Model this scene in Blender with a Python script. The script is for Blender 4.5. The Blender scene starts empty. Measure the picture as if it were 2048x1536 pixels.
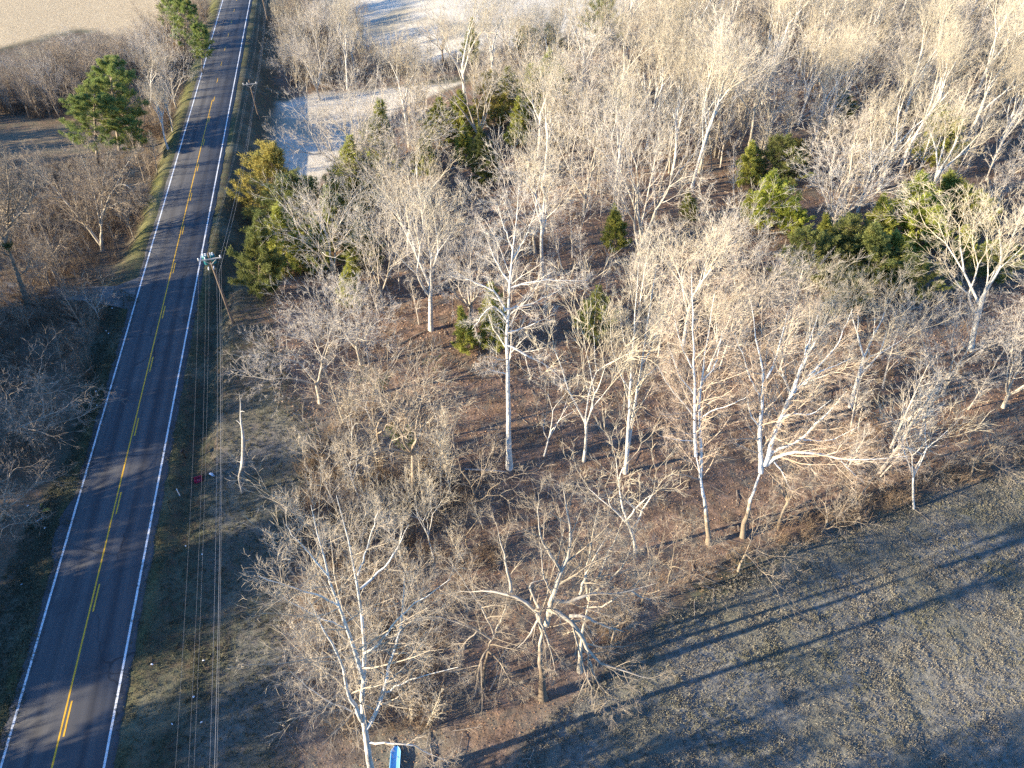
import bpy, math, time
import numpy as np
from mathutils import Vector, Matrix

SC = bpy.context.scene
COL = SC.collection
PI = math.pi

# ------------------------------------------------------------------ camera
CAM_H, PITCH, FPX = 53.0, math.radians(43.0), 1409.0          # metres, radians below horizon, focal length in px of a 2048 px wide frame
cam = bpy.data.cameras.new('camera')
cam.sensor_width = 36.0
cam.lens = 36.0 * FPX / 2048.0
cam.clip_start, cam.clip_end = 0.5, 4000.0
camo = bpy.data.objects.new('camera', cam)
COL.objects.link(camo)
camo.location = (0, 0, CAM_H)
camo.rotation_euler = (PI / 2 - PITCH, 0, 0)
SC.camera = camo

# ------------------------------------------------------------------ light
SUN_EL, SUN_HEAD = math.radians(16.0), math.radians(72.0)      # heading in which shadows fall, clockwise from +Y
w = bpy.data.worlds.new('World')
SC.world = w
w.use_nodes = True
nt = w.node_tree
bg = nt.nodes['Background']
sky = nt.nodes.new('ShaderNodeTexSky')
sky.sky_type = 'NISHITA'
sky.sun_disc = False
sky.sun_elevation = SUN_EL
sky.sun_rotation = SUN_HEAD + PI
sky.altitude = 200
sky.air_density, sky.dust_density, sky.ozone_density = 1.0, 0.6, 1.5
wb = nt.nodes.new('ShaderNodeMix')                             # camera white balance set for the warm sun: the sky reads bluer
wb.data_type, wb.blend_type = 'RGBA', 'MULTIPLY'
wb.inputs[0].default_value = 1.0
wb.inputs[7].default_value = (0.54, 1.0, 1.62, 1)
nt.links.new(sky.outputs[0], wb.inputs[6])
nt.links.new(wb.outputs[2], bg.inputs[0])
bg.inputs[1].default_value = 0.08
sun = bpy.data.lights.new('sun', 'SUN')
sun.energy = 5.0
sun.angle = math.radians(0.5)
sun.color = (1.0, 0.86, 0.62)
suno = bpy.data.objects.new('sun', sun)
COL.objects.link(suno)
sd = Vector((math.sin(SUN_HEAD) * math.cos(SUN_EL), math.cos(SUN_HEAD) * math.cos(SUN_EL), -math.sin(SUN_EL)))
suno.rotation_euler = sd.to_track_quat('-Z', 'Y').to_euler()
SC.view_settings.view_transform = 'Standard'
SC.view_settings.look = 'None'
SC.view_settings.exposure = 1.8
SC.view_settings.gamma = 1.0
SC.cycles.max_bounces = 4
SC.cycles.diffuse_bounces = 2
SC.cycles.glossy_bounces = 1
SC.cycles.transmission_bounces = 1
SC.cycles.use_denoising = False

rng = np.random.default_rng(11)

# ------------------------------------------------------------------ geometry of the place
CP, SP = math.cos(PITCH), math.sin(PITCH)
RC = -27.5                                                     # the road runs along U, its centre line at S = 0


def us(x, y):
    return -0.213 * x + 0.977 * y, 0.977 * x + 0.213 * y - RC


def xy(u, s):
    v = s + RC
    return -0.213 * u + 0.977 * v, 0.977 * u + 0.213 * v


def sst(a, b, x):
    t = np.clip((x - a) / (b - a), 0, 1)
    return t * t * (3 - 2 * t)


_nz = {}


def noise(x, y, scale, seed=0, octv=3):
    """smooth value noise in -1..1"""
    out = 0
    amp, tot = 1.0, 0.0
    for o in range(octv):
        k = (seed, o)
        if k not in _nz:
            _nz[k] = np.random.default_rng(1000 + seed * 17 + o).uniform(-1, 1, (256, 256))
        G = _nz[k]
        X, Y = x / scale, y / scale
        i, j = np.floor(X).astype(int), np.floor(Y).astype(int)
        fx, fy = X - i, Y - j
        fx, fy = fx * fx * (3 - 2 * fx), fy * fy * (3 - 2 * fy)
        i0, i1, j0, j1 = i & 255, (i + 1) & 255, j & 255, (j + 1) & 255
        out = out + amp * ((G[i0, j0] * (1 - fx) + G[i1, j0] * fx) * (1 - fy) + (G[i0, j1] * (1 - fx) + G[i1, j1] * fx) * fy)
        tot += amp
        amp *= 0.5
        scale *= 0.5
    return out / tot


def height(x, y):
    x, y = np.asarray(x, float), np.asarray(y, float)
    u, s = us(x, y)
    far = sst(68, 92, u)
    right = -3.4 * sst(4.7, 11.5, s) * (1 - 0.75 * sst(26, 60, s)) * far
    left = -2.3 * sst(4.6, 9.0, -s) * sst(84, 100, u)
    ditch = -0.55 * np.exp(-((s - 6.6) / 1.5) ** 2) * (1 - far) * sst(30, 50, u)
    bank = 1.5 * sst(6.6, 9.6, s) * (1 - sst(14, 24, s)) * sst(50, 58, u) * (1 - sst(76, 92, u))
    leftd = -0.5 * np.exp(-((s + 7.2) / 1.8) ** 2) * (1 - sst(78, 86, u))
    roll = noise(x, y, 34, 1, 2) * 0.55 * sst(8, 24, np.abs(s))
    return right + left + ditch + bank + leftd + roll


def at_y(px, py, Y):
    """world point on the plane y = Y seen at photo pixel (px, py)"""
    a, b = (px - 1024) / FPX, -(py - 768) / FPX
    d = (a, CP + b * SP, -SP + b * CP)
    t = Y / d[1]
    return np.array([d[0] * t, Y, CAM_H + d[2] * t])


def ground(px, py):
    a, b = (px - 1024) / FPX, -(py - 768) / FPX
    d = (a, CP + b * SP, -SP + b * CP)
    z = 0.0
    for _ in range(6):
        t = (z - CAM_H) / d[2]
        z = float(height(d[0] * t, d[1] * t))
    return np.array([d[0] * t, d[1] * t, z])


def pix(x, y, z):
    dz = z - CAM_H
    c = y * CP - dz * SP
    return 1024 + FPX * x / c, 768 - FPX * (y * SP + dz * CP) / c


def poly(*p):
    return np.array([ground(*q)[:2] for q in p])


def pdist(P, x, y):
    """signed distance to polygon P, positive inside"""
    x, y = np.asarray(x, float), np.asarray(y, float)
    d = np.full(x.shape, 1e18)
    ins = np.zeros(x.shape, bool)
    n = len(P)
    for i in range(n):
        ax, ay = P[i]
        bx, by = P[(i + 1) % n]
        ex, ey = bx - ax, by - ay
        t = np.clip(((x - ax) * ex + (y - ay) * ey) / (ex * ex + ey * ey + 1e-9), 0, 1)
        d = np.minimum(d, (x - ax - t * ex) ** 2 + (y - ay - t * ey) ** 2)
        if by != ay:
            c = ((ay > y) != (by > y)) & (x < ex * (y - ay) / (by - ay) + ax)
            ins ^= c
    d = np.sqrt(d)
    return np.where(ins, d, -d)


# ------------------------------------------------------------------ mesh helpers
def mk(name, V, F, mats, mi=None, smooth=False, attr=None):
    V = np.ascontiguousarray(V, np.float32)
    F = np.ascontiguousarray(F, np.int32)
    me = bpy.data.meshes.new(name)
    me.vertices.add(len(V))
    me.vertices.foreach_set('co', V.ravel())
    k = F.shape[1]
    me.loops.add(F.size)
    me.loops.foreach_set('vertex_index', F.ravel())
    me.polygons.add(len(F))
    me.polygons.foreach_set('loop_start', np.arange(0, F.size, k, dtype=np.int32))
    me.polygons.foreach_set('use_smooth', np.full(len(F), smooth))
    for m in (mats if isinstance(mats, (list, tuple)) else [mats]):
        me.materials.append(m)
    if mi is not None:
        me.polygons.foreach_set('material_index', np.asarray(mi, np.int32))
    if attr is not None:
        a = me.color_attributes.new('zone', 'FLOAT_COLOR', 'POINT')
        a.data.foreach_set('color', np.ascontiguousarray(attr, np.float32).ravel())
    me.update(calc_edges=True)
    return me


class Geo:
    """collects quads"""
    def __init__(s):
        s.v, s.f, s.m, s.n = [], [], [], 0

    def add(s, V, F, mi=0):
        V = np.asarray(V, float).reshape(-1, 3)
        F = np.asarray(F, int)
        s.v.append(V)
        s.f.append(F + s.n)
        s.m.append(np.full(len(F), mi))
        s.n += len(V)

    def box(s, c, size, rot=0.0, mi=0, tilt=None):
        x, y, z = np.array(size) / 2
        V = np.array([(-x, -y, -z), (x, -y, -z), (x, y, -z), (-x, y, -z), (-x, -y, z), (x, -y, z), (x, y, z), (-x, y, z)])
        if tilt is not None:
            V = V @ np.array(tilt.to_3x3()).T
        c_, s_ = math.cos(rot), math.sin(rot)
        V = V @ np.array([(c_, -s_, 0), (s_, c_, 0), (0, 0, 1)]).T + np.array(c)
        s.add(V, [(0, 3, 2, 1), (4, 5, 6, 7), (0, 1, 5, 4), (1, 2, 6, 5), (2, 3, 7, 6), (3, 0, 4, 7)], mi)

    def tube(s, pts, rad, sides=8, mi=0, cap=True):
        pts = np.asarray(pts, float)
        rad = np.broadcast_to(np.asarray(rad, float), (len(pts),))
        V, F = tubes(pts[None], rad[None], sides)
        s.add(V, F, mi)
        if cap:
            for e, r in ((0, rad[0]), (-1, rad[-1])):
                ring = V.reshape(len(pts), sides, 3)[e]
                vv = np.vstack([ring, pts[e]])
                ff = [(i, (i + 1) % sides, sides, sides) for i in range(sides)]
                s.add(np.vstack([ring, pts[e][None], pts[e][None]]), [(i, (i + 1) % sides, sides, sides + 1) for i in range(sides)], mi)

    def mesh(s, name, mats, smooth=False):
        return mk(name, np.vstack(s.v), np.vstack(s.f), mats, np.concatenate(s.m), smooth)


def tubes(P, R, S=3, g=None):
    g = g or rng
    n, k, _ = P.shape
    T = np.gradient(P, axis=1)
    T /= np.linalg.norm(T, axis=2, keepdims=True) + 1e-9
    M = T.mean(1)
    ref = np.where((np.abs(M[:, 2]) < 0.8)[:, None], (0, 0, 1.0), (1.0, 0.13, 0))
    A = np.cross(T, ref[:, None, :])
    A /= np.linalg.norm(A, axis=2, keepdims=True) + 1e-9
    B = np.cross(T, A)
    off = g.uniform(0, 6.28, n)
    ang = off[:, None] + np.arange(S)[None] * 2 * PI / S
    ca, sa = np.cos(ang)[:, None, :, None], np.sin(ang)[:, None, :, None]
    V = P[:, :, None] + R[:, :, None, None] * (ca * A[:, :, None] + sa * B[:, :, None])
    idx = np.arange(n * k * S).reshape(n, k, S)
    a, b = idx[:, :-1, :], idx[:, 1:, :]
    F = np.stack([a, np.roll(a, -1, 2), np.roll(b, -1, 2), b], -1).reshape(-1, 4)
    return V.reshape(-1, 3), F


# ------------------------------------------------------------------ object helpers
def tag(o, label=None, cat=None, group=None, kind=None):
    if label:
        o['label'] = label
    if cat:
        o['category'] = cat
    if group:
        o['group'] = group
    if kind:
        o['kind'] = kind
    return o


def obj(name, mesh, parent=None):
    o = bpy.data.objects.new(name, mesh)
    COL.objects.link(o)
    if parent is not None:
        o.parent = parent
    return o


def empty(name, loc, rz=0.0, sc=1.0, lean=(0, 0)):
    o = bpy.data.objects.new(name, None)
    COL.objects.link(o)
    o.empty_display_size = 0.2
    o.location = tuple(float(q) for q in loc)
    o.rotation_euler = (lean[1], lean[0], rz) if False else Matrix.Rotation(lean[0], 3, 'Y').to_4x4().__matmul__(Matrix.Rotation(lean[1], 3, 'X').to_4x4()).__matmul__(Matrix.Rotation(rz, 4, 'Z')).to_euler()
    o.scale = (sc, sc, sc) if np.isscalar(sc) else sc
    return o


# ------------------------------------------------------------------ materials
def mat(name, rough=0.9):
    m = bpy.data.materials.new(name)
    m.use_nodes = True
    b = m.node_tree.nodes['Principled BSDF']
    b.inputs['Roughness'].default_value = rough
    b.inputs['Specular IOR Level'].default_value = 0.25
    return m, m.node_tree, b


class NT:
    """short-hand for building node trees"""
    def __init__(s, t):
        s.t = t

    def node(s, typ, **kw):
        n = s.t.nodes.new(typ)
        for k, v in kw.items():
            setattr(n, k, v)
        return n

    def put(s, inp, v):
        if hasattr(v, 'is_output'):
            s.t.links.new(v, inp)
        else:
            inp.default_value = v if np.isscalar(v) or len(v) != 3 else (*v, 1) if inp.type == 'RGBA' else v

    def noise(s, scale, detail=4, rough=0.55, vec=None):
        n = s.node('ShaderNodeTexNoise')
        n.inputs['Scale'].default_value = scale
        n.inputs['Detail'].default_value = detail
        n.inputs['Roughness'].default_value = rough
        if vec is not None:
            s.t.links.new(vec, n.inputs['Vector'])
        return n.outputs['Fac']

    def ramp(s, fac, a, b):
        n = s.node('ShaderNodeMapRange')
        s.put(n.inputs['Value'], fac)
        n.inputs['From Min'].default_value = a
        n.inputs['From Max'].default_value = b
        return n.outputs[0]

    def mix(s, f, a, b, blend='MIX'):
        n = s.node('ShaderNodeMix', data_type='RGBA', blend_type=blend)
        s.put(n.inputs[0], f)
        s.put(n.inputs[6], a)
        s.put(n.inputs[7], b)
        return n.outputs[2]

    def math(s, op, a, b=0.0):
        n = s.node('ShaderNodeMath', operation=op)
        s.put(n.inputs[0], a)
        s.put(n.inputs[1], b)
        return n.outputs[0]

    def bump(s, h, strength, dist):
        n = s.node('ShaderNodeBump')
        n.inputs['Strength'].default_value = strength
        n.inputs['Distance'].default_value = dist
        s.t.links.new(h, n.inputs['Height'])
        return n.outputs[0]


def simple(name, col, rough=0.8, var=0.15, scale=3.0, spec=0.25):
    m, t, b = mat(name, rough)
    n = NT(t)
    f = n.ramp(n.noise(scale, 5), 0.3, 0.7)
    c = np.array(col)
    t.links.new(n.mix(f, tuple(c * (1 - var)), tuple(np.minimum(c * (1 + var), 0.95))), b.inputs['Base Color'])
    b.inputs['Specular IOR Level'].default_value = spec
    return m


def bark(name, c1, c2, low=None, lowz=(3, 9), var=0.35, scale=(1.2, 9)):
    m, t, b = mat(name, 0.85)
    n = NT(t)
    tc = n.node('ShaderNodeTexCoord').outputs['Object']
    f = n.ramp(n.noise(scale[0], 6, 0.65, tc), 0.35, 0.65)
    col = n.mix(f, c1, c2)
    if low is not None:
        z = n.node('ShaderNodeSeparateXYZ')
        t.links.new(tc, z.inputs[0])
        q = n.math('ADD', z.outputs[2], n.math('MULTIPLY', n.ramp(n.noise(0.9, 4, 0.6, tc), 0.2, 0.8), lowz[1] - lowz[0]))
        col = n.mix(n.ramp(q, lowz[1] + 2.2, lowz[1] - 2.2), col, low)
    r = n.node('ShaderNodeObjectInfo').outputs['Random']
    hs = n.node('ShaderNodeHueSaturation')
    t.links.new(col, hs.inputs['Color'])
    t.links.new(n.math('ADD', n.math('MULTIPLY', r, var), 1 - var / 2), hs.inputs['Value'])
    t.links.new(hs.outputs[0], b.inputs['Base Color'])
    return m


M_PALE = bark('pale_bark', (0.32, 0.27, 0.20), (0.50, 0.435, 0.345))
M_PALETWIG = bark('pale_twigs', (0.38, 0.315, 0.225), (0.53, 0.455, 0.34))
M_GREYTWIG = bark('grey_twigs', (0.40, 0.345, 0.28), (0.55, 0.48, 0.395))
M_TANTWIG = bark('tan_twigs', (0.26, 0.205, 0.145), (0.43, 0.355, 0.265), var=0.2)
M_TRUNK = bark('whitish_bark', (0.48, 0.43, 0.36), (0.70, 0.65, 0.57), var=0.25)  # naturally whiter bark, for the white-trunked trees
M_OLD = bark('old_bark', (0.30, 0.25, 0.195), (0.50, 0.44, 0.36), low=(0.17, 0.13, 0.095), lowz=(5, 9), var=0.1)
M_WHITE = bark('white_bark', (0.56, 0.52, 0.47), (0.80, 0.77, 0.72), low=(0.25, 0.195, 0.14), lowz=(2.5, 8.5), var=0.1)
M_WHITE2 = bark('chalky_bark', (0.45, 0.40, 0.34), (0.70, 0.66, 0.60), var=0.2)
M_ORANGETWIG = bark('rusty_twigs', (0.39, 0.29, 0.20), (0.54, 0.43, 0.325), var=0.2)
M_BROWN = bark('brown_bark', (0.18, 0.135, 0.09), (0.36, 0.29, 0.21))
M_BROWNTWIG = bark('brown_twigs', (0.24, 0.185, 0.13), (0.40, 0.325, 0.24))
M_BRUSH = bark('brush_stems', (0.15, 0.10, 0.065), (0.29, 0.21, 0.135), scale=(0.5, 4))
M_DEAD = bark('peeling_dead_wood', (0.12, 0.10, 0.075), (0.55, 0.51, 0.46), var=0.1, scale=(0.55, 4))


def leafmat(name, c1, c2, c3, var=0.5):
    m, t, b = mat(name, 0.7)
    n = NT(t)
    geo = n.node('ShaderNodeNewGeometry')
    rpi = geo.outputs['Random Per Island']
    tc = n.node('ShaderNodeTexCoord').outputs['Object']
    col = n.mix(rpi, c1, c2)
    col = n.mix(n.ramp(n.noise(0.55, 3, 0.5, tc), 0.50, 0.72), col, c3)
    r = n.node('ShaderNodeObjectInfo').outputs['Random']
    hs = n.node('ShaderNodeHueSaturation')
    t.links.new(col, hs.inputs['Color'])
    t.links.new(n.math('ADD', n.math('MULTIPLY', r, var), 1 - var / 2), hs.inputs['Value'])
    t.links.new(hs.outputs[0], b.inputs['Base Color'])
    tr = n.node('ShaderNodeBsdfTranslucent')
    t.links.new(hs.outputs[0], tr.inputs['Color'])
    mx = n.node('ShaderNodeMixShader')
    mx.inputs[0].default_value = 0.38
    t.links.new(b.outputs[0], mx.inputs[1])
    t.links.new(tr.outputs[0], mx.inputs[2])
    t.links.new(mx.outputs[0], t.nodes['Material Output'].inputs[0])
    return m


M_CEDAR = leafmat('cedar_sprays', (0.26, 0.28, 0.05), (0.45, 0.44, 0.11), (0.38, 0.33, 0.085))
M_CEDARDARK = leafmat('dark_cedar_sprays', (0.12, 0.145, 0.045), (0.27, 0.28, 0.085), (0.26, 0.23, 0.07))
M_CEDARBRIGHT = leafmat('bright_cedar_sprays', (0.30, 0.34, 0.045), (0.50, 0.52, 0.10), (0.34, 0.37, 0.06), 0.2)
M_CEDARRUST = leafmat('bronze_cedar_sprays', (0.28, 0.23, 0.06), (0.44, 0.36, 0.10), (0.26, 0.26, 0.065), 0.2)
M_PINE = leafmat('pine_needles', (0.15, 0.20, 0.05), (0.32, 0.37, 0.11), (0.30, 0.29, 0.085), 0.2)
M_IVY = leafmat('ivy_leaves', (0.05, 0.075, 0.025), (0.11, 0.13, 0.04), (0.07, 0.08, 0.03), 0.2)

# ground: one material reading zone masks  R leaf litter, G dormant field grass, B pale dry meadow (rest: verge)
M_GROUND, _t, _b = mat('ground_cover', 0.95)
_n = NT(_t)
_b.inputs['Specular IOR Level'].default_value = 0.1
_geo = _n.node('ShaderNodeNewGeometry').outputs['Position']
_at = _n.node('ShaderNodeAttribute', attribute_name='zone')
_sep = _n.node('ShaderNodeSeparateColor')
_t.links.new(_at.outputs['Color'], _sep.inputs[0])
nf, nm, nl = _n.noise(7.0, 5, 0.7, _geo), _n.noise(1.3, 5, 0.6, _geo), _n.noise(0.16, 4, 0.55, _geo)
nff = _n.noise(2.6, 6, 0.75, _geo)
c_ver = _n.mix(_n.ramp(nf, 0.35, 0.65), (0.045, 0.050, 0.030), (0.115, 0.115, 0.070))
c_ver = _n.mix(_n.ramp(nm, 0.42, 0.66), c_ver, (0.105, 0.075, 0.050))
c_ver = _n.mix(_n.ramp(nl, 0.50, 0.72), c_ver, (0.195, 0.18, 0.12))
c_lit = _n.mix(_n.ramp(nf, 0.32, 0.68), (0.085, 0.058, 0.042), (0.25, 0.165, 0.115))
c_lit = _n.mix(_n.ramp(nm, 0.45, 0.70), c_lit, (0.31, 0.205, 0.145))
c_lit = _n.mix(_n.ramp(nl, 0.55, 0.70), c_lit, (0.085, 0.068, 0.052))
c_lit = _n.mix(_n.ramp(_n.noise(0.45, 5, 0.65, _geo), 0.50, 0.62), c_lit, (0.155, 0.128, 0.100))
c_fld = _n.mix(_n.ramp(nff, 0.34, 0.66), (0.125, 0.118, 0.10), (0.30, 0.285, 0.25))
c_fld = _n.mix(_n.ramp(nl, 0.42, 0.62), c_fld, (0.165, 0.155, 0.11), 'MIX')
c_fld = _n.mix(0.35, c_fld, _n.mix(_n.ramp(nf, 0.3, 0.7), (0.09, 0.088, 0.072), (0.32, 0.30, 0.26)))
c_mea = _n.mix(_n.ramp(nm, 0.3, 0.7), (0.46, 0.40, 0.31), (0.66, 0.59, 0.48))
c_mea = _n.mix(_n.ramp(nl, 0.45, 0.70), c_mea, (0.50, 0.42, 0.31))
c_mea = _n.mix(_n.ramp(nff, 0.45, 0.62), c_mea, (0.60, 0.55, 0.45))
c_mea = _n.mix(_n.ramp(_n.noise(0.05, 4, 0.6, _geo), 0.48, 0.62), c_mea, (0.38, 0.33, 0.24))
_sg = _n.node('ShaderNodeSeparateXYZ')
_t.links.new(_geo, _sg.inputs[0])
_ss = _n.math('ADD', _n.math('MULTIPLY', _sg.outputs[0], 0.977), _n.math('ADD', _n.math('MULTIPLY', _sg.outputs[1], 0.213), 27.5))
c_straw = _n.mix(_n.ramp(nm, 0.3, 0.7), (0.47, 0.345, 0.20), (0.66, 0.52, 0.33))          # left of the road the field is dry straw, right of it frosted
c_mea = _n.mix(_n.ramp(_ss, -6.0, -10.0), c_mea, c_straw)
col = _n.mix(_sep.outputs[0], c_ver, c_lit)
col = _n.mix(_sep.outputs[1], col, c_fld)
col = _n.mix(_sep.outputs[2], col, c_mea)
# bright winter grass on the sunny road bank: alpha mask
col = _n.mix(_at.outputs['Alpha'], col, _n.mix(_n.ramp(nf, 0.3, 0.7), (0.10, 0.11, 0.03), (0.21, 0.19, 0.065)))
_t.links.new(col, _b.inputs['Base Color'])
_t.links.new(_n.bump(_n.math('ADD', nf, _n.math('MULTIPLY', nff, 2.0)), 0.9, 0.10), _b.inputs['Normal'])

# asphalt
M_ROAD, _t, _b = mat('asphalt', 0.82)
_n = NT(_t)
_tc = _n.node('ShaderNodeTexCoord').outputs['Object']
_sx = _n.node('ShaderNodeSeparateXYZ')
_t.links.new(_tc, _sx.inputs[0])
_mp = _n.node('ShaderNodeMapping')
_mp.inputs['Scale'].default_value = (0.9, 0.035, 1)
_t.links.new(_tc, _mp.inputs[0])
streak = _n.noise(1.6, 5, 0.6, _mp.outputs[0])
base = _n.mix(_n.ramp(_n.noise(22, 3, 0.7, _tc), 0.3, 0.7), (0.056, 0.055, 0.057), (0.090, 0.087, 0.088))
base = _n.mix(_n.ramp(streak, 0.42, 0.68), base, (0.115, 0.11, 0.106))
base = _n.mix(_n.ramp(_n.noise(0.25, 4, 0.6, _tc), 0.55, 0.75), base, (0.05, 0.049, 0.052))
ax = _n.math('ABSOLUTE', _n.math('SUBTRACT', _n.math('ABSOLUTE', _sx.outputs[0]), 1.75))        # 0 on the lane's middle
base = _n.mix(_n.math('MULTIPLY', _n.ramp(ax, 0.45, 0.1), 0.45), base, (0.036, 0.035, 0.037))     # oil drip strip
wheel = _n.math('ABSOLUTE', _n.math('SUBTRACT', ax, 0.85))
base = _n.mix(_n.math('MULTIPLY', _n.ramp(wheel, 0.4, 0.05), 0.35), base, (0.10, 0.097, 0.094))   # polished wheel tracks
_vo = _n.node('ShaderNodeTexVoronoi', feature='DISTANCE_TO_EDGE')
_vo.inputs['Scale'].default_value = 0.16
_wv = _n.node('ShaderNodeVectorMath', operation='ADD')
_nz3 = _n.node('ShaderNodeTexNoise')
_nz3.inputs['Scale'].default_value = 0.6
_t.links.new(_tc, _nz3.inputs['Vector'])
_t.links.new(_tc, _wv.inputs[0])
_t.links.new(_nz3.outputs['Color'], _wv.inputs[1])
_t.links.new(_wv.outputs[0], _vo.inputs['Vector'])
_crk = _n.math('MULTIPLY', _n.ramp(_vo.outputs['Distance'], 0.014, 0.004), _n.ramp(_n.noise(0.09, 2, 0.5, _tc), 0.45, 0.6))
base = _n.mix(_n.math('MULTIPLY', _crk, 0.7), base, (0.022, 0.022, 0.024))
_t.links.new(base, _b.inputs['Base Color'])
_t.links.new(_n.bump(_n.noise(30, 2, 0.6, _tc), 0.25, 0.02), _b.inputs['Normal'])


def paint(name, c, worn):
    m, t, b = mat(name, 0.6)
    n = NT(t)
    tc = n.node('ShaderNodeTexCoord').outputs['Object']
    f = n.ramp(n.noise(9, 5, 0.75, tc), 0.54, 0.74)
    f2 = n.ramp(n.noise(0.4, 3, 0.5, tc), 0.35, 0.75)
    cc = n.mix(n.math('MULTIPLY', f2, 0.22), c, tuple(np.array(c) * 0.6))
    t.links.new(n.mix(f, cc, worn), b.inputs['Base Color'])
    return m


M_PWHITE = paint('white_road_paint', (0.74, 0.74, 0.72), (0.30, 0.30, 0.30))
M_PYEL = paint('yellow_road_paint', (0.76, 0.42, 0.03), (0.30, 0.20, 0.06))
M_GRAVEL = simple('gravel', (0.15, 0.135, 0.12), 0.95, 0.4, 9)

# ------------------------------------------------------------------ zones
Z_WOOD = poly((548, 560), (640, 340), (800, 215), (950, 160), (1180, 115), (1290, 20), (1420, -60), (2400, -60), (2400, 860), (2048, 925), (1850, 985), (1560, 1100), (1330, 1230),
              (1180, 1370), (1075, 1470), (1040, 1600), (700, 1600), (580, 1536), (575, 1250), (600, 1000), (640, 880), (560, 800), (535, 690))
Z_FIELD = poly((1065, 1480), (1180, 1385), (1330, 1245), (1560, 1115), (1850, 1000), (2048, 940), (2400, 875), (3400, 900), (3400, 2400), (900, 2400), (1020, 1620))
Z_PATCH = poly((505, 245), (560, 205), (640, 190), (860, 165), (930, 165), (800, 215), (650, 350), (600, 400), (565, 330), (520, 300))
Z_FAR = poly((660, 60), (760, 130), (870, 130), (1100, 80), (1200, 90), (1260, 20), (1400, -70), (2400, -330), (2400, -430), (600, -430), (560, -60))
Z_LEFTF = poly((-500, 130), (0, 95), (150, 60), (280, 75), (330, 50), (400, -10), (440, -120), (470, -430), (-1800, -430), (-1800, 200))
Z_LEFTP = poly((-300, 330), (0, 265), (110, 255), (150, 300), (90, 345), (0, 370), (-300, 420))
Z_LEFTW = poly((-900, 110), (0, 100), (150, 62), (290, 70), (400, -20), (432, -60), (400, 130), (330, 330), (270, 520), (230, 560), (200, 640), (150, 900), (70, 1050), (20, 1250), (-40, 1536), (-900, 1700))
Z_HEDGE = poly((535, -60), (700, -60), (700, 50), (770, 130), (870, 130), (1110, 85), (1180, 110), (1000, 140), (860, 165), (700, 180), (600, 205), (560, 170))


def zone_masks(x, y):
    u, s = us(x, y)
    jag = noise(x, y, 2.2, 5, 3) * 1.3 + noise(x, y, 9, 6, 2) * 1.6
    m = lambda P, w=1.6: sst(-w, w, pdist(P, x, y) + jag)
    L = np.maximum(np.maximum(m(Z_WOOD), m(Z_LEFTW) * 0.5), m(Z_HEDGE) * 0.8)
    L *= sst(4.5, 8.5, np.abs(s))
    bankw = sst(7, 9, s) * (1 - sst(16, 26, s)) * sst(46, 54, u) * (1 - sst(80, 90, u))
    L = np.maximum(L, bankw * (0.35 + 0.5 * noise(x, y, 4, 8, 3)))
    F = m(Z_FIELD)
    lane = sst(7, 11, s) * (1 - sst(24, 32, s)) * (1 - sst(54, 62, u))           # grassy strip under the wires
    F = np.maximum(F, lane * np.clip(0.35 + 0.8 * noise(x, y, 6, 9, 3) + 0.5 * np.exp(-((u - 50) / 6) ** 2), 0, 1))
    Mw = np.maximum.reduce([m(Z_PATCH, 1.0), m(Z_FAR, 3), m(Z_LEFTF, 3) * 0.78, m(Z_LEFTP, 2) * 0.12])
    Mw *= sst(9, 14, np.abs(s))
    A = sst(4.3, 5.0, -s) * (1 - sst(5.8, 8.2, -s + 1.2 * noise(x, y, 6, 13, 3))) * sst(86, 96, u) * (0.55 + 0.55 * noise(x, y, 4, 10, 3))
    A = np.maximum(A, 0.55 * np.exp(-((np.abs(s) - 4.6) / 0.6) ** 2) * np.clip(0.4 + noise(x, y, 6, 12, 3), 0, 1))
    A = np.clip(A, 0, 1)
    return np.clip(np.stack([L * (1 - A), F, Mw, A], -1), 0, 1)


# ------------------------------------------------------------------ ground sheets
def axis(*seg):
    out = [seg[0][0]]
    for a, b, st in seg:
        n = max(1, int(round((b - a) / st)))
        out += list(np.linspace(a, b, n + 1)[1:])
    return np.array(out)


gx = axis((-900, -260, 40), (-260, -130, 6), (-130, -62, 1.2), (-62, 46, 0.30), (46, 150, 1.2), (150, 260, 8), (260, 900, 40))
gy = axis((-500, -60, 40), (-60, 10, 4), (10, 110, 0.32), (110, 215, 0.9), (215, 330, 6), (330, 1400, 60))
GX, GY = np.meshgrid(gx, gy)
GZ = height(GX, GY)
zm = zone_masks(GX, GY)
near = sst(90, 60, GY) if False else 1 - sst(70, 120, GY)
tuss = noise(GX, GY, 0.75, 20, 2)
GZ = GZ + zm[..., 1] * near * (0.075 * tuss + 0.05 * noise(GX, GY, 2.5, 21, 2)) + zm[..., 0] * (0.05 * tuss + 0.10 * noise(GX, GY, 3.0, 22, 3)) * near
gu, gs = us(GX, GY)
GZ = GZ + 0.05 * noise(GX, GY, 1.0, 23, 2) * sst(4.8, 6.5, np.abs(gs)) * near
onroad = 1 - sst(4.15, 4.6, np.abs(gs))
GZ = GZ * (1 - onroad) - 0.06 * onroad
nr, nc = GX.shape
ii = np.arange(nr * nc).reshape(nr, nc)
GF = np.stack([ii[:-1, :-1], ii[:-1, 1:], ii[1:, 1:], ii[1:, :-1]], -1).reshape(-1, 4)
GV = np.stack([GX, GY, GZ], -1).reshape(-1, 3)
ZA = zm.reshape(-1, 4)
fc = ZA[GF].mean(1)
cls = np.zeros(len(GF), int)
cls[fc[:, 0] > 0.5] = 1
cls[fc[:, 1] > 0.5] = 2
cls[fc[:, 2] > 0.5] = 3
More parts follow.
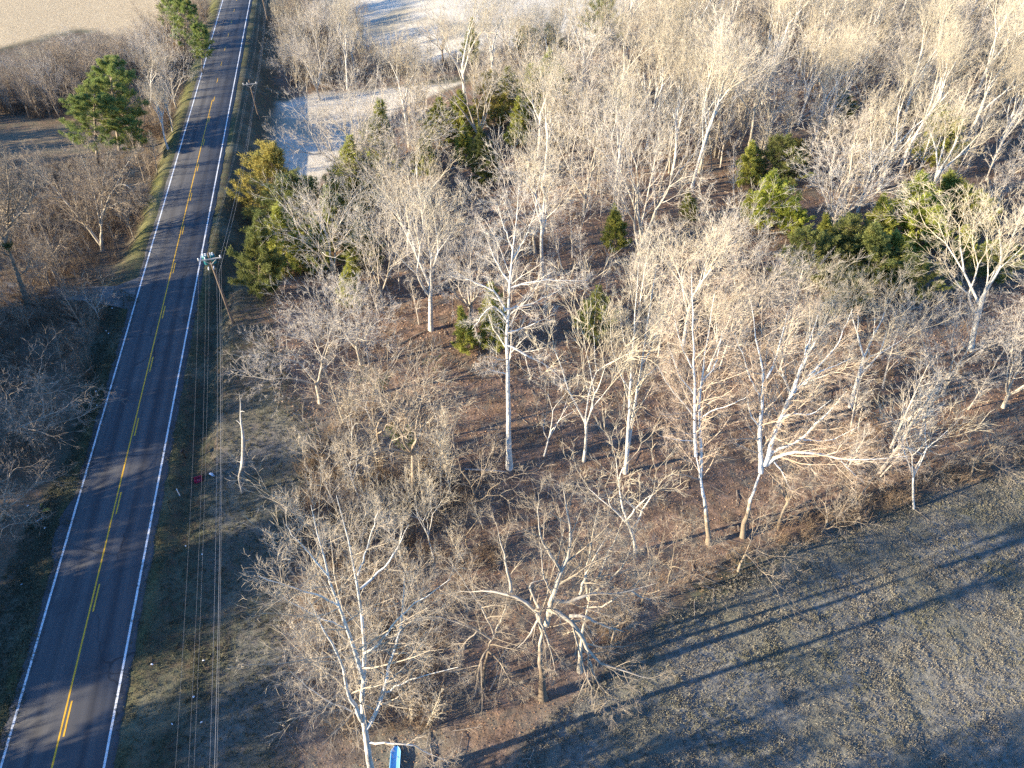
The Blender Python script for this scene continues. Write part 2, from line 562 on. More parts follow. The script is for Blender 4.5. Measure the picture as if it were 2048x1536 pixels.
for k, nm_ in enumerate(('verge', 'forest_floor', 'field', 'meadow')):
    F = GF[cls == k]
    used, inv = np.unique(F, return_inverse=True)
    o = obj(nm_, mk(nm_, GV[used], inv.reshape(-1, 4), M_GROUND, smooth=True, attr=ZA[used]))
    tag(o, kind='structure')

# ------------------------------------------------------------------ road
UR0, UR1 = -120.0, 900.0


def road_frame(o):
    o.location = (*xy(0, 0), 0.0)
    o.rotation_euler = (0, 0, math.atan2(0.213, 0.977))
    return o


def strip(name, s0, s1, u0, u1, z, m, step=6.0, jag=0.0, parent=None):
    n = max(1, int((u1 - u0) / step))
    uu = np.linspace(u0, u1, n + 1)
    r = np.random.default_rng(int(abs(s0 * 100 + u0)))
    a = s0 + jag * r.uniform(-1, 1, n + 1)
    b = s1 + jag * r.uniform(-1, 1, n + 1)
    V = np.concatenate([np.stack([a, uu, np.full(n + 1, z)], 1), np.stack([b, uu, np.full(n + 1, z)], 1)])
    i = np.arange(n)
    F = np.stack([i, n + 1 + i, n + 2 + i, i + 1], 1)
    return V, F


def add_strip(geo, *a, **k):
    geo.add(*strip('', *a, m=None, **k))


_uu = np.concatenate([np.arange(UR0, 10, 5), np.arange(10, 130, 0.8), np.arange(130, UR1 + 1, 6)])
_r = np.random.default_rng(5)
el = -3.95 + 0.12 * _r.uniform(-1, 1, len(_uu)) - 0.75 * sst(48.6, 47.2, _uu) * 0 - 0.62 * np.clip(sst(42.0, 43.2, _uu) - sst(46.8, 49.4, _uu), 0, 1)
er = 3.98 + 0.12 * _r.uniform(-1, 1, len(_uu))
prof = [(-1, -0.02), (0, 0.025), (0.5, 0.055), (1, 0.025), (2, -0.02)]
cols = []
for t, z in prof:
    if t == -1:
        ss = el - 0.25
    elif t == 2:
        ss = er + 0.25
    else:
        ss = el + (er - el) * t
    cols.append(np.stack([ss, _uu, np.full(len(_uu), z - (0.08 if t in (-1, 2) else 0))], 1))
V = np.stack(cols, 1).reshape(-1, 3)
ridx = np.arange(len(V)).reshape(len(_uu), len(prof))
F = np.stack([ridx[:-1, :-1], ridx[:-1, 1:], ridx[1:, 1:], ridx[1:, :-1]], -1).reshape(-1, 4)
tag(road_frame(obj('road', mk('road', V, F, M_ROAD, smooth=True))), kind='structure')


def zr(s):
    return 0.025 + 0.03 * (1 - abs(s) / 3.95) + 0.006


def line(s, wd, u0, u1, g, step=1.5, jag=0.006):
    n = max(1, int((u1 - u0) / step))
    uu = np.linspace(u0, u1, n + 1)
    a = s - wd / 2 + rng.uniform(-jag, jag, n + 1)
    b = s + wd / 2 + rng.uniform(-jag, jag, n + 1)
    V = np.concatenate([np.stack([a, uu, np.full(n + 1, zr(s - wd / 2))], 1), np.stack([b, uu, np.full(n + 1, zr(s + wd / 2))], 1)])
    i = np.arange(n)
    g.add(V, np.stack([i, n + 1 + i, n + 2 + i, i + 1], 1))


gw, gyl = Geo(), Geo()
line(-3.52, 0.17, UR0, UR1, gw)
line(3.50, 0.17, UR0, UR1, gw)
line(-0.02, 0.125, UR0, 147, gyl)
for k in range(-12, 80):
    u0 = 26.1 + 10.0 * k
    line(0.27 if u0 < 147 else 0.05, 0.12, u0, u0 + 2.6, gyl, 1.3)
tag(road_frame(obj('road_edge_lines', gw.mesh('road_edge_lines', M_PWHITE))), 'white painted edge lines along both sides of the road', kind='structure')
tag(road_frame(obj('road_centre_lines', gyl.mesh('road_centre_lines', M_PYEL))), 'yellow painted centre lines of the road', kind='structure')

# gravel turn-off left of the road
_d = [(-3.9, 86.2), (-3.9, 78.8), (-6.5, 80.6), (-10, 82.0), (-15, 83.5), (-22, 87.5), (-22, 90.2), (-15, 86.5), (-10, 85.0), (-6.5, 84.6)]
_c = [((-3.9, 78.8), (-3.9, 86.2)), ((-6.5, 80.6), (-6.5, 84.6)), ((-10, 82.0), (-10, 85.2)), ((-15, 83.6), (-15, 86.6)), ((-22, 87.3), (-22, 90.2)), ((-34, 96), (-34, 98.6))]
V = []
for (s0, u0), (s1, u1) in _c:
    for t in np.linspace(0, 1, 7):
        s_, u_ = s0 + (s1 - s0) * t, u0 + (u1 - u0) * t
        x_, y_ = xy(u_, s_)
        V.append((x_, y_, max(float(height(x_, y_)), 0.0 if s_ > -6 else -9) + (0.012 if s_ > -4 else 0.10)))
F = [(i * 7 + j, i * 7 + j + 1, i * 7 + j + 8, i * 7 + j + 7) for i in range(len(_c) - 1) for j in range(6)]
tag(obj('gravel_track', mk('gravel_track', V, F, M_GRAVEL, smooth=True)), kind='structure')
# ------------------------------------------------------------------ trees: growth
def norm(v):
    return v / (np.linalg.norm(v, axis=-1, keepdims=True) + 1e-9)


def walk(P, D, L, k, wob, trop, g):
    """n branches walked in k-1 steps -> (n,k,3)"""
    n = len(P)
    out = np.empty((n, k, 3))
    out[:, 0] = P
    D = norm(D)
    st = (np.asarray(L) / (k - 1))[:, None]
    for i in range(1, k):
        D = norm(D + g.normal(0, wob, (n, 3)) + np.array((0, 0, 1.0)) * np.reshape(trop, (-1, 1)))
        out[:, i] = out[:, i - 1] + D * st
    return out


def plen(P):
    return np.linalg.norm(np.diff(P, axis=1), axis=2).sum(1)


def spawn(P, R, m, t0, t1, ang, ratio, rr, g, taper=0.55, up=0.0):
    """m children per branch; ang (deg range) from the parent's direction"""
    n, k, _ = P.shape
    t = t0 + (np.arange(m)[None] + g.uniform(0.05, 0.95, (n, m))) / m * (t1 - t0)
    f = t * (k - 1)
    i = np.clip(f.astype(int), 0, k - 2)
    fr = (f - i)[..., None]
    b = np.arange(n)[:, None]
    pos = P[b, i] * (1 - fr) + P[b, i + 1] * fr
    T = norm(P[b, i + 1] - P[b, i])
    rad = R[b, i] * (1 - fr[..., 0]) + R[b, i + 1] * fr[..., 0]
    A = norm(np.cross(T, np.where(np.abs(T[..., 2:3]) < 0.9, (0, 0, 1.0), (1.0, 0, 0))))
    B = np.cross(T, A)
    ph = np.arange(m)[None] * 2.39996 + g.uniform(0, 6.28, (n, 1)) + g.uniform(-0.6, 0.6, (n, m))
    a = np.radians(g.uniform(*ang, (n, m)))[..., None]
    N = np.cos(ph)[..., None] * A + np.sin(ph)[..., None] * B
    D = T * np.cos(a) + N * np.sin(a)
    D[..., 2] += up
    L = plen(P)[:, None] * ratio * (1 - taper * t) * g.uniform(0.65, 1.25, (n, m))
    r = rad * rr
    return pos.reshape(-1, 3), D.reshape(-1, 3), L.ravel(), r.ravel()


def taperR(r0, k, end=0.35):
    return np.asarray(r0)[:, None] * np.linspace(1, end, k)[None]


RMIN = 0.0085
TWIGF = 1.0


def fine(P, R, levels, g, G):
    """grow the finer branches: levels = list of (m,t0,t1,ang,ratio,rr,k,wob,trop,sides)"""
    for (m, t0, t1, ang, ratio, rr, k, wob, trop, sides) in levels:
        p, d, L, r = spawn(P, R, m, t0, t1, ang, ratio, rr, g)
        r = np.maximum(r * TWIGF, RMIN * TWIGF)
        L = np.maximum(L, 0.25)
        P = walk(p, d, L, k, wob, np.full(len(p), trop), g)
        R = taperR(r, k, 0.4)
        G.add(*tubes(P, R, sides, g))


def smooth_path(pts, k):
    pts = np.asarray(pts, float)
    d = np.r_[0, np.cumsum(np.linalg.norm(np.diff(pts, axis=0), axis=1))]
    t = np.linspace(0, d[-1], k)
    out = np.stack([np.interp(t, d, pts[:, c]) for c in range(3)], 1)
    for _ in range(2):
        o = out.copy()
        o[1:-1] = (out[:-2] + 2 * out[1:-1] + out[2:]) / 4
        out = o
    return out


def flare(R, n=3):
    R = R.copy()
    R[:, 0] *= 1.35
    if R.shape[1] > 4:
        R[:, 1] *= 1.06
    return R


def grow_tree(seed, H, r0, clear, limbs, lang, lratio, ltrop, twig, mats, fork=None, wob=0.035, lean=0.03, dens=1.0, droop=0.0, limb_taper=0.6):
    """generic bare tree. returns (trunk mesh, crown mesh)"""
    g = np.random.default_rng(seed)
    GT, GC = Geo(), Geo()
    k0 = 10
    d0 = np.array([[g.normal(0, lean), g.normal(0, lean), 1.0]])
    if fork is None:
        P0 = walk(np.zeros((1, 3)) - [[0, 0, 0.3]], d0, np.array([H]), k0, wob, np.array([0.03]), g)
        R0 = flare(taperR(np.array([r0]), k0, 0.12))
        GT.add(*tubes(P0, R0, 8, g))
    else:
        fh, nf, fa = fork
        Pt = walk(np.zeros((1, 3)) - [[0, 0, 0.3]], d0, np.array([fh + 0.3]), 5, wob, np.array([0.03]), g)
        Rt = flare(taperR(np.array([r0]), 5, 0.8))
        GT.add(*tubes(Pt, Rt, 9, g))
        top = np.repeat(Pt[:, -1], nf, 0)
        ph = np.arange(nf) * 2 * PI / nf + g.uniform(0, 6.28) + g.uniform(-0.4, 0.4, nf)
        a = np.radians(g.uniform(*fa, nf))
        D = np.stack([np.sin(a) * np.cos(ph), np.sin(a) * np.sin(ph), np.cos(a)], 1)
        P0 = walk(top - [[0, 0, 0.15]], D, (H - fh) * g.uniform(0.85, 1.08, nf), k0, wob * 1.5, np.full(nf, 0.035), g)
        R0 = taperR(r0 * g.uniform(0.5, 0.72, nf), k0, 0.1)
        GT.add(*tubes(P0, R0, 7, g))
        clear = 0.12
    # limbs
    n = len(P0)
    m = max(3, int(limbs / n))
    p, d, L, r = spawn(P0, R0, m, clear, 0.97, lang, lratio, 0.52, g, limb_taper)
    r = np.clip(r, 0.02, None)
    P1 = walk(p, d, L, 7, 0.075, np.full(len(p), ltrop), g)
    R1 = taperR(r, 7, 0.25)
    GC.add(*tubes(P1, R1, 5, g))
    allP, allR = P1, R1
    q = dens
    fine(allP, allR, [
        (max(3, int(7 * q)), 0.15, 0.98, (18, 44), 0.52, 0.55, 5, 0.075, ltrop * 0.8 - droop, 4),
        (max(3, int(6 * q)), 0.15, 1.0, (16, 44), 0.58, 0.6, 4, 0.08, 0.03 - droop, 3),
        (max(2, int(twig * q)), 0.1, 1.0, (14, 44), 0.70, 0.75, 3, 0.09, 0.04 - droop, 3)], g, GC)
    # twigs at the leader's own top
    fine(P0, R0 * 0 + 0.02, [(26, 0.55, 1.0, (18, 50), 0.10, 0.8, 4, 0.12, 0.06, 3), (6, 0.1, 1, (20, 55), 0.6, 0.7, 3, 0.14, 0.02, 3)], g, GC)
    return GT.mesh('trunk', mats[0], True), GC.mesh('crown', mats[1])


def fork_tree(seed, H, r0, fh, nlead, spread, mats, depth=7, ratio=0.80, fang=(12, 30), trop=0.035, wob=0.06, lat=1, twigs=3, lean=0.04, curve=0.0):
    """bare tree whose limbs keep dividing: leaders, then forks upon forks, fine twigs at the rim of the crown"""
    g = np.random.default_rng(seed)
    GT, GC = Geo(), Geo()
    d0 = np.array([[g.normal(0, lean), g.normal(0, lean), 1.0]])
    Pt = walk(np.array([[0, 0, -0.3]]), d0, np.array([fh + 0.3]), 7, wob * 0.7, np.array([0.04]), g)
    Rt = flare(taperR(np.array([r0]), 7, 0.72))
    GT.add(*tubes(Pt, Rt, 9, g))
    n = nlead
    ph = np.arange(n) * 2 * PI / n + g.uniform(0, 6.28) + g.uniform(-0.5, 0.5, n)
    a = np.radians(g.uniform(*spread, n))
    D = np.stack([np.sin(a) * np.cos(ph), np.sin(a) * np.sin(ph), np.cos(a)], 1)
    f = g.uniform(0.72, 1.0, n)
    f[0] = 1.0
    k = np.clip((f * 6).astype(int), 0, 6)
    P = Pt[0, k] - D * 0.1
    tot = sum(ratio ** q for q in range(depth))
    L = (H - fh) / tot * 1.10 * g.uniform(0.85, 1.2, n) * np.ones(n)
    R = r0 * g.uniform(0.48, 0.66, n)
    for lv in range(depth):
        kk = 5 if lv < 3 else 4 if lv < 5 else 3
        B = walk(P, D, L, kk, wob * (1 + 0.15 * lv), np.full(len(P), trop - curve * lv), g)
        rend = 0.66
        RB = taperR(R, kk, rend)
        (GT if lv < 2 else GC).add(*tubes(B, RB, (7, 6, 5, 4, 3, 3, 3, 3, 3)[lv], g))
        if lv == depth - 1:
            break
        T = norm(B[:, -1] - B[:, -2])
        A = norm(np.cross(T, norm(g.normal(0, 1, T.shape))))
        a1 = np.radians(g.uniform(*fang, len(T)))[:, None]
        a2 = np.radians(g.uniform(*fang, len(T)) * 1.15)[:, None]
        D1, D2 = T * np.cos(a1) + A * np.sin(a1), T * np.cos(a2) - A * np.sin(a2)
        e = B[:, -1]
        re = R * rend
        s1, s2 = g.uniform(0.80, 1.0, len(e)), g.uniform(0.62, 0.92, len(e))
        l1, l2 = L * ratio * g.uniform(0.85, 1.15, len(e)), L * ratio * g.uniform(0.7, 1.1, len(e))
        Ps, Ds, Ls, Rs = [e, e], [D1, D2], [l1, l2], [re * s1, re * s2]
        if lv >= 1 and lat:
            p, d, l, r = spawn(B, RB, lat, 0.25, 0.9, (25, 50), ratio * 0.8, 0.5, g, 0.2)
            if lv >= 4:
                keep = g.uniform(0, 1, len(p)) < 0.55
                p, d, l, r = p[keep], d[keep], l[keep], r[keep]
            Ps.append(p), Ds.append(d), Ls.append(l), Rs.append(r)
        P, D, L, R = np.concatenate(Ps), np.concatenate(Ds), np.concatenate(Ls), np.concatenate(Rs)
        R = np.maximum(R, RMIN * 0.9)
    fine(B, RB, [(twigs, 0.05, 1.0, (12, 40), 0.85, 0.8, 3, 0.08, 0.03, 3)], g, GC)
    return GT.mesh('trunk', mats[0], True), GC.mesh('crown', mats[1])


def limb_tree(seed, trunkpaths, mats, levels=None, side=(15, 0.12, 0.98, (28, 60), 0.33, 0.5, 6, 0.09, 0.05, 5), dens=1.0, droop=0.0, top_only=0.0):
    """tree from given trunk / limb paths: list of (points, r0, r1)"""
    g = np.random.default_rng(seed)
    GT, GC = Geo(), Geo()
    PP, RR = [], []
    for j, (pts, ra, rb) in enumerate(trunkpaths):
        pts = np.asarray(pts, float)
        tip = norm(pts[-1] - pts[-2]) + [0, 0, 0.15]
        pts = np.vstack([pts, pts[-1] + tip * min(1.8, 0.22 * plen(pts[None])[0] + 0.3)])
        rb = 0.011
        P = smooth_path(pts, 12)
        P[1:-1] += g.normal(0, 0.035, (10, 3)) * min(1.0, plen(P[None])[0] / 6)
        R = ra + (rb - ra) * np.linspace(0, 1, 12) ** (1.0 if j else 0.9)
        if j == 0:
            R[0] *= 1.35
        GT.add(*tubes(P[None], R[None], 9 if ra > 0.12 else 6, g))
        PP.append(P)
        RR.append(R)
    t0 = np.array([top_only] + [0.12] * (len(PP) - 1))
    for P, R, t in zip(PP, RR, t0):
        L = plen(P[None])[0]
        m = int(side[0] * dens * np.clip(L / 6.0, 0.6, 2.2) * (1 - t))
        p, d, Lc, r = spawn(P[None], R[None], max(4, m), max(t, side[1]), side[2], side[3], 1.0, side[5], g, 0.0)
        tt = np.linspace(0, 1, len(p))
        Lc = np.clip(side[4] * L * (1.1 - 0.6 * tt), 1.1, 4.2) * g.uniform(0.7, 1.25, len(p))
        r = np.clip(r, 0.014, 0.07)
        P1 = walk(p, d, Lc, 6, side[7], np.full(len(p), side[8] - droop), g)
        R1 = taperR(r, 6, 0.3)
        GC.add(*tubes(P1, R1, 4, g))
        fine(P1, R1, levels or [
            (6, 0.15, 1.0, (18, 46), 0.52, 0.6, 4, 0.085, 0.03 - droop, 3),
            (5, 0.1, 1.0, (16, 46), 0.58, 0.7, 4, 0.09, 0.02 - droop, 3),
            (2, 0.1, 1.0, (14, 46), 0.7, 0.8, 3, 0.10, 0.02, 3)], g, GC)
    return GT.mesh('trunk', mats[0], True), GC.mesh('crown', mats[1])


def blades(P, D, L, W, g, twist=True):
    """n pointed quads at P along D"""
    n = len(P)
    D = norm(D)
    S = norm(np.cross(D, norm(g.normal(0, 1, (n, 3)))))
    a = P
    b = P + D * (L * 0.45)[:, None] + S * (W / 2)[:, None]
    c = P + D * L[:, None]
    d = P + D * (L * 0.45)[:, None] - S * (W / 2)[:, None]
    V = np.stack([a, b, c, d], 1).reshape(-1, 3)
    return V, np.arange(n * 4).reshape(n, 4)


def cedar(seed, H, rad, mats, n=30000, base=0.04, pw=0.95, ragged=0.45):
    g = np.random.default_rng(seed)
    GT, GC = Geo(), Geo()
    P0 = walk(np.array([[0, 0, -0.3]]), np.array([[0.0, 0, 1]]), np.array([H * 0.97]), 9, 0.02, np.array([0.05]), g)
    GT.add(*tubes(P0, taperR(np.array([0.016 * H]), 9, 0.08), 7, g))
    # boughs
    nb = 150
    t = base + (1 - base) * (np.arange(nb) + g.uniform(0, 1, nb)) / nb
    prof = rad * np.clip((1 - t) / (1 - base), 0, 1) ** pw * np.minimum(1, 0.55 + (t - base) * 4)
    ph = np.arange(nb) * 2.39996 + g.uniform(-0.5, 0.5, nb)
    lob = 1 + ragged * (np.sin(ph * 2 + seed) * 0.4 + g.uniform(-0.9, 0.75, nb))
    L = np.maximum(prof * lob, 0.25)
    D = np.stack([np.cos(ph), np.sin(ph), 0.35 + 0.9 * t], 1)
    p = np.stack([np.interp(t, np.linspace(0, 1, 9), P0[0, :, c]) for c in range(3)], 1)
    P1 = walk(p, D, L, 6, 0.10, np.full(nb, 0.02), g)
    GT.add(*tubes(P1, taperR(np.full(nb, 0.03), 6, 0.3), 3, g))
    # sprays
    wgt = L / L.sum()
    b = g.choice(nb, n // 12, p=wgt)
    f = g.uniform(0.3, 1.0, len(b)) ** 0.6 * 5
    i = np.minimum(f.astype(int), 4)
    fr = (f - i)[:, None]
    c = P1[b, i] * (1 - fr) + P1[b, i + 1] * fr + g.normal(0, 0.13, (len(b), 3))
    cd = norm(norm(P1[b, i + 1] - P1[b, i]) + g.normal(0, 0.55, (len(b), 3)) + [0, 0, 0.25])
    P = np.repeat(c, 12, 0) + g.normal(0, 0.09, (len(b) * 12, 3))
    Dd = np.repeat(cd, 12, 0) + g.normal(0, 0.38, (len(b) * 12, 3))
    LL = g.uniform(0.15, 0.42, len(P))
    GC.add(*blades(P, Dd, LL, LL * g.uniform(0.13, 0.26, len(P)), g))
    return GT.mesh('trunk', mats[0], True), GC.mesh('crown', mats[1])


def pine(seed, H, rad, mats, n=46000, base=0.3):
    g = np.random.default_rng(seed)
    GT, GC = Geo(), Geo()
    P0 = walk(np.array([[0, 0, -0.3]]), np.array([[0.03, 0, 1]]), np.array([H * 0.97]), 10, 0.03, np.array([0.05]), g)
    GT.add(*tubes(P0, flare(taperR(np.array([0.24]), 10, 0.15)), 8, g))
    nb = 46
    t = base + (0.98 - base) * (np.arange(nb) + g.uniform(0, 1, nb)) / nb
    prof = rad * np.sin(np.clip((t - base) / (1 - base), 0.02, 1) ** 0.55 * PI) ** 0.55 * g.uniform(0.65, 1.15, nb) + 0.5
    ph = np.arange(nb) * 2.39996 + g.uniform(-0.5, 0.5, nb)
    D = np.stack([np.cos(ph), np.sin(ph), -0.05 + 0.8 * t], 1)
    p = np.stack([np.interp(t, np.linspace(0, 1, 10), P0[0, :, c]) for c in range(3)], 1)
    P1 = walk(p, D, prof, 6, 0.12, np.full(nb, 0.05), g)
    R1 = taperR(np.full(nb, 0.06), 6, 0.25)
    GT.add(*tubes(P1, R1, 5, g))
    p, d, L, r = spawn(P1, R1, 8, 0.3, 1.0, (25, 60), 0.38, 0.6, g)
    P2 = walk(p, d, L, 4, 0.12, np.full(len(p), 0.08), g)
    GT.add(*tubes(P2, taperR(np.full(len(p), 0.022), 4, 0.4), 3, g))
    tip = np.concatenate([P2[:, -1], P2[:, 2], P1[:, -1], P2[:, 1]])
    m = n // len(tip)
    P = np.repeat(tip, m, 0) + g.normal(0, 0.10, (len(tip) * m, 3))
    Dd = g.normal(0, 1, (len(P), 3)) + [0, 0, 0.5]
    LL = g.uniform(0.22, 0.42, len(P))
    GC.add(*blades(P, Dd, LL, LL * 0.16, g))
    return GT.mesh('trunk', mats[0], True), GC.mesh('crown', mats[1])


# ------------------------------------------------------------------ prototypes (meshes shared by the copies)
PROTO = {}


def P_(key, pair):
    PROTO[key] = (pair, None)


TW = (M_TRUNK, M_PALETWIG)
TW2 = (M_PALE, M_GREYTWIG)
for i in range(4):      # tall clear stem, upswept narrow crown
    PROTO['tall%d' % i] = (fork_tree(100 + i, 22, 0.25, (10.5, 12.0, 9.0, 11.5)[i], 5, (8, 25), TW if i != 1 else TW2, 7, 0.80, (9, 23), 0.05, lat=1, twigs=2), 22)
for i in range(4):      # stem dividing into a fan of upright leaders
    PROTO['vase%d' % i] = (fork_tree(120 + i, 20, 0.27, (6.5, 5.0, 4.0, 8.0)[i], (4, 5, 5, 4)[i], (12, 36), (TW, TW2, TW2, TW)[i], 7, 0.80, (11, 28), 0.035, lat=1, twigs=3), 20)
for i in range(3):      # broad, finely twigged
    PROTO['broad%d' % i] = (fork_tree(140 + i, 13, 0.19, (2.6, 2.0, 3.4)[i], (5, 6, 5)[i], (18, 52), TW2, 7, 0.80, (13, 32), 0.02, wob=0.07, lat=1, twigs=4), 13)
for i in range(3):      # slender sapling
    PROTO['slim%d' % i] = (fork_tree(160 + i, 10, 0.075, (3.6, 2.8, 4.2)[i], 4, (10, 32), TW, 5, 0.80, (12, 30), 0.035, lat=1, twigs=3), 10)
for i in range(2):      # slender brown tree of the thicket
    PROTO['thick%d' % i] = (fork_tree(170 + i, 10, 0.12, (2.6, 3.6)[i], 4, (12, 44), (M_BROWN, M_TANTWIG), 6, 0.80, (14, 34), 0.015, wob=0.10, lat=1, twigs=2), 10)
for i in range(2):      # grey-brown roadside tree
    PROTO['dull%d' % i] = (fork_tree(180 + i, 13, 0.30, (2.4, 3.8)[i], 5, (18, 56), (M_BROWN, M_BROWNTWIG), 7, 0.80, (14, 34), 0.01, wob=0.10, lat=1, twigs=2), 13)
PROTO['cedar0'] = (cedar(200, 10, 2.9, (M_BROWN, M_CEDAR)), 10)
PROTO['cedar1'] = (cedar(201, 10, 3.5, (M_BROWN, M_CEDAR), ragged=0.75), 10)
PROTO['dark0'] = (cedar(202, 10, 3.2, (M_BROWN, M_CEDARDARK), ragged=0.75), 10)
PROTO['dark1'] = (cedar(203, 10, 3.9, (M_BROWN, M_CEDARDARK), ragged=0.7, pw=0.6), 10)
PROTO['bright0'] = (cedar(204, 10, 3.6, (M_BROWN, M_CEDARBRIGHT), ragged=0.75), 10)
PROTO['rust0'] = (cedar(205, 10, 3.5, (M_BROWN, M_CEDARRUST), ragged=0.75, pw=0.65), 10)
PROTO['pine0'] = (pine(210, 16, 4.2, (M_BROWN, M_PINE)), 16)
PROTO['pine1'] = (pine(211, 16, 3.8, (M_BROWN, M_PINE)), 16)

PLACED = []          # x, y, crown radius


def tree(name, key, base, H, label, cat, group=None, rz=None, lean=(0, 0), wide=1.0):
    (tm, cm), h0 = PROTO[key]
    s = H / h0
    e = empty(name, base, rng.uniform(0, 6.28) if rz is None else rz, (s * wide, s * wide, s), lean)
    obj('trunk', tm, e)
    obj('crown', cm, e)
    tag(e, label, cat, group)
    PLACED.append((base[0], base[1]))
    return e


def top_height(base, ty):
    """height of a vertical tree on base whose top shows at photo row ty"""
    p = at_y(1024, ty, base[1] + 0.0)
    return p[2] - base[2]


def planted(name, key, bpx, tpx, label, cat, group=None, rz=None, wide=1.0):
    """tree standing at the ground seen at bpx, as tall as its top tpx says, leaning as the photo shows"""
    b = ground(*bpx)
    H = top_height(b, tpx[1])
    xt = at_y(tpx[0], tpx[1], b[1])[0]
    return tree(name, key, b, H, label, cat, group, rz, (math.atan2(xt - b[0], H), 0), wide)


def hero(name, seed, base, paths, mats, label, cat='tree', group=None, twigf=0.72, **k):
    """paths: list of (r0, r1, [(px, py, depth offset)...]) measured on the photo; first point (None) = the tree's foot"""
    b = np.array(base, float)
    pp = []
    for ra, rb, pts in paths:
        q = []
        for t in pts:
            if t is None:
                q.append((0, 0, -0.3))
            else:
                q.append(at_y(t[0], t[1], b[1] + t[2]) - b)
        pp.append((np.array(q), ra, rb))
    global TWIGF
    TWIGF = twigf
    tm, cm = limb_tree(seed, pp, mats, **k)
    TWIGF = 1.0
    e = empty(name, b)
    obj('trunk', tm, e)
    obj('crown', cm, e)
    tag(e, label, cat, group)
    PLACED.append((b[0], b[1]))
    return e
# ------------------------------------------------------------------ the trees one can pick out
SYC = (M_WHITE, M_ORANGETWIG)
CHK = (M_WHITE2, M_PALETWIG)
GRY = (M_PALE, M_GREYTWIG)
G_EDGE = 'bare trees along the edge of the wood'

hero('sycamore', 301, (-9.3, 16.3, float(height(-9.3, 16.3))), [
    (0.26, 0.05, [None, (741, 1536, 0), (733, 1480, 0), (724, 1442, .1), (728, 1400, .3), (731, 1330, .5), (727, 1240, .7), (720, 1170, .9), (706, 1110, 1.0), (692, 1060, 1.2)]),
    (0.13, 0.03, [(730, 1362, .4), (710, 1308, 0), (694, 1258, -.6), (678, 1210, -1.0), (655, 1150, -1.2), (640, 1085, -1.0)]),
    (0.13, 0.03, [(724, 1442, .1), (708, 1412, -.4), (694, 1370, -.8), (683, 1325, -1.2), (664, 1280, -1.4), (640, 1240, -1.6)]),
    (0.13, 0.03, [(735, 1455, .1), (760, 1405, .5), (775, 1358, .8), (787, 1305, .9), (802, 1255, 1.1), (806, 1200, 1.4)]),
    (0.07, 0.02, [(729, 1306, .5), (765, 1286, .2), (792, 1240, 0), (815, 1216, 0), (842, 1200, .1)]),
    (0.07, 0.02, [(720, 1178, .9), (742, 1160, 1.4), (775, 1128, 1.9), (800, 1085, 2.3)]),
    (0.06, 0.02, [(716, 1150, .9), (735, 1090, 1.6), (748, 1050, 1.8)]),
    (0.07, 0.02, [(737, 1484, 0), (775, 1486, -.3), (820, 1487, -.5), (868, 1512, -.6)]),
    (0.06, 0.02, [(770, 1385, .7), (800, 1368, .6), (835, 1352, .5), (875, 1345, .4)]),
    (0.05, 0.02, [(727, 1430, 0), (690, 1418, -.3), (650, 1400, -.5), (610, 1368, -.8)]),
    (0.05, 0.02, [(676, 1210, -1), (640, 1190, -1.4), (600, 1180, -1.8), (565, 1170, -2.0)]),
    (0.05, 0.02, [(694, 1258, -.6), (650, 1240, -1.2), (600, 1215, -1.6)]),
    (0.05, 0.02, [(655, 1150, -1.2), (620, 1110, -1.3), (595, 1080, -1.3)]),
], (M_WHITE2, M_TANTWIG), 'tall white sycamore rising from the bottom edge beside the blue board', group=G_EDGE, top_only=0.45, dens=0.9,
    side=(11, 0.12, 0.98, (28, 58), 0.36, 0.5, 6, 0.09, 0.06, 5))

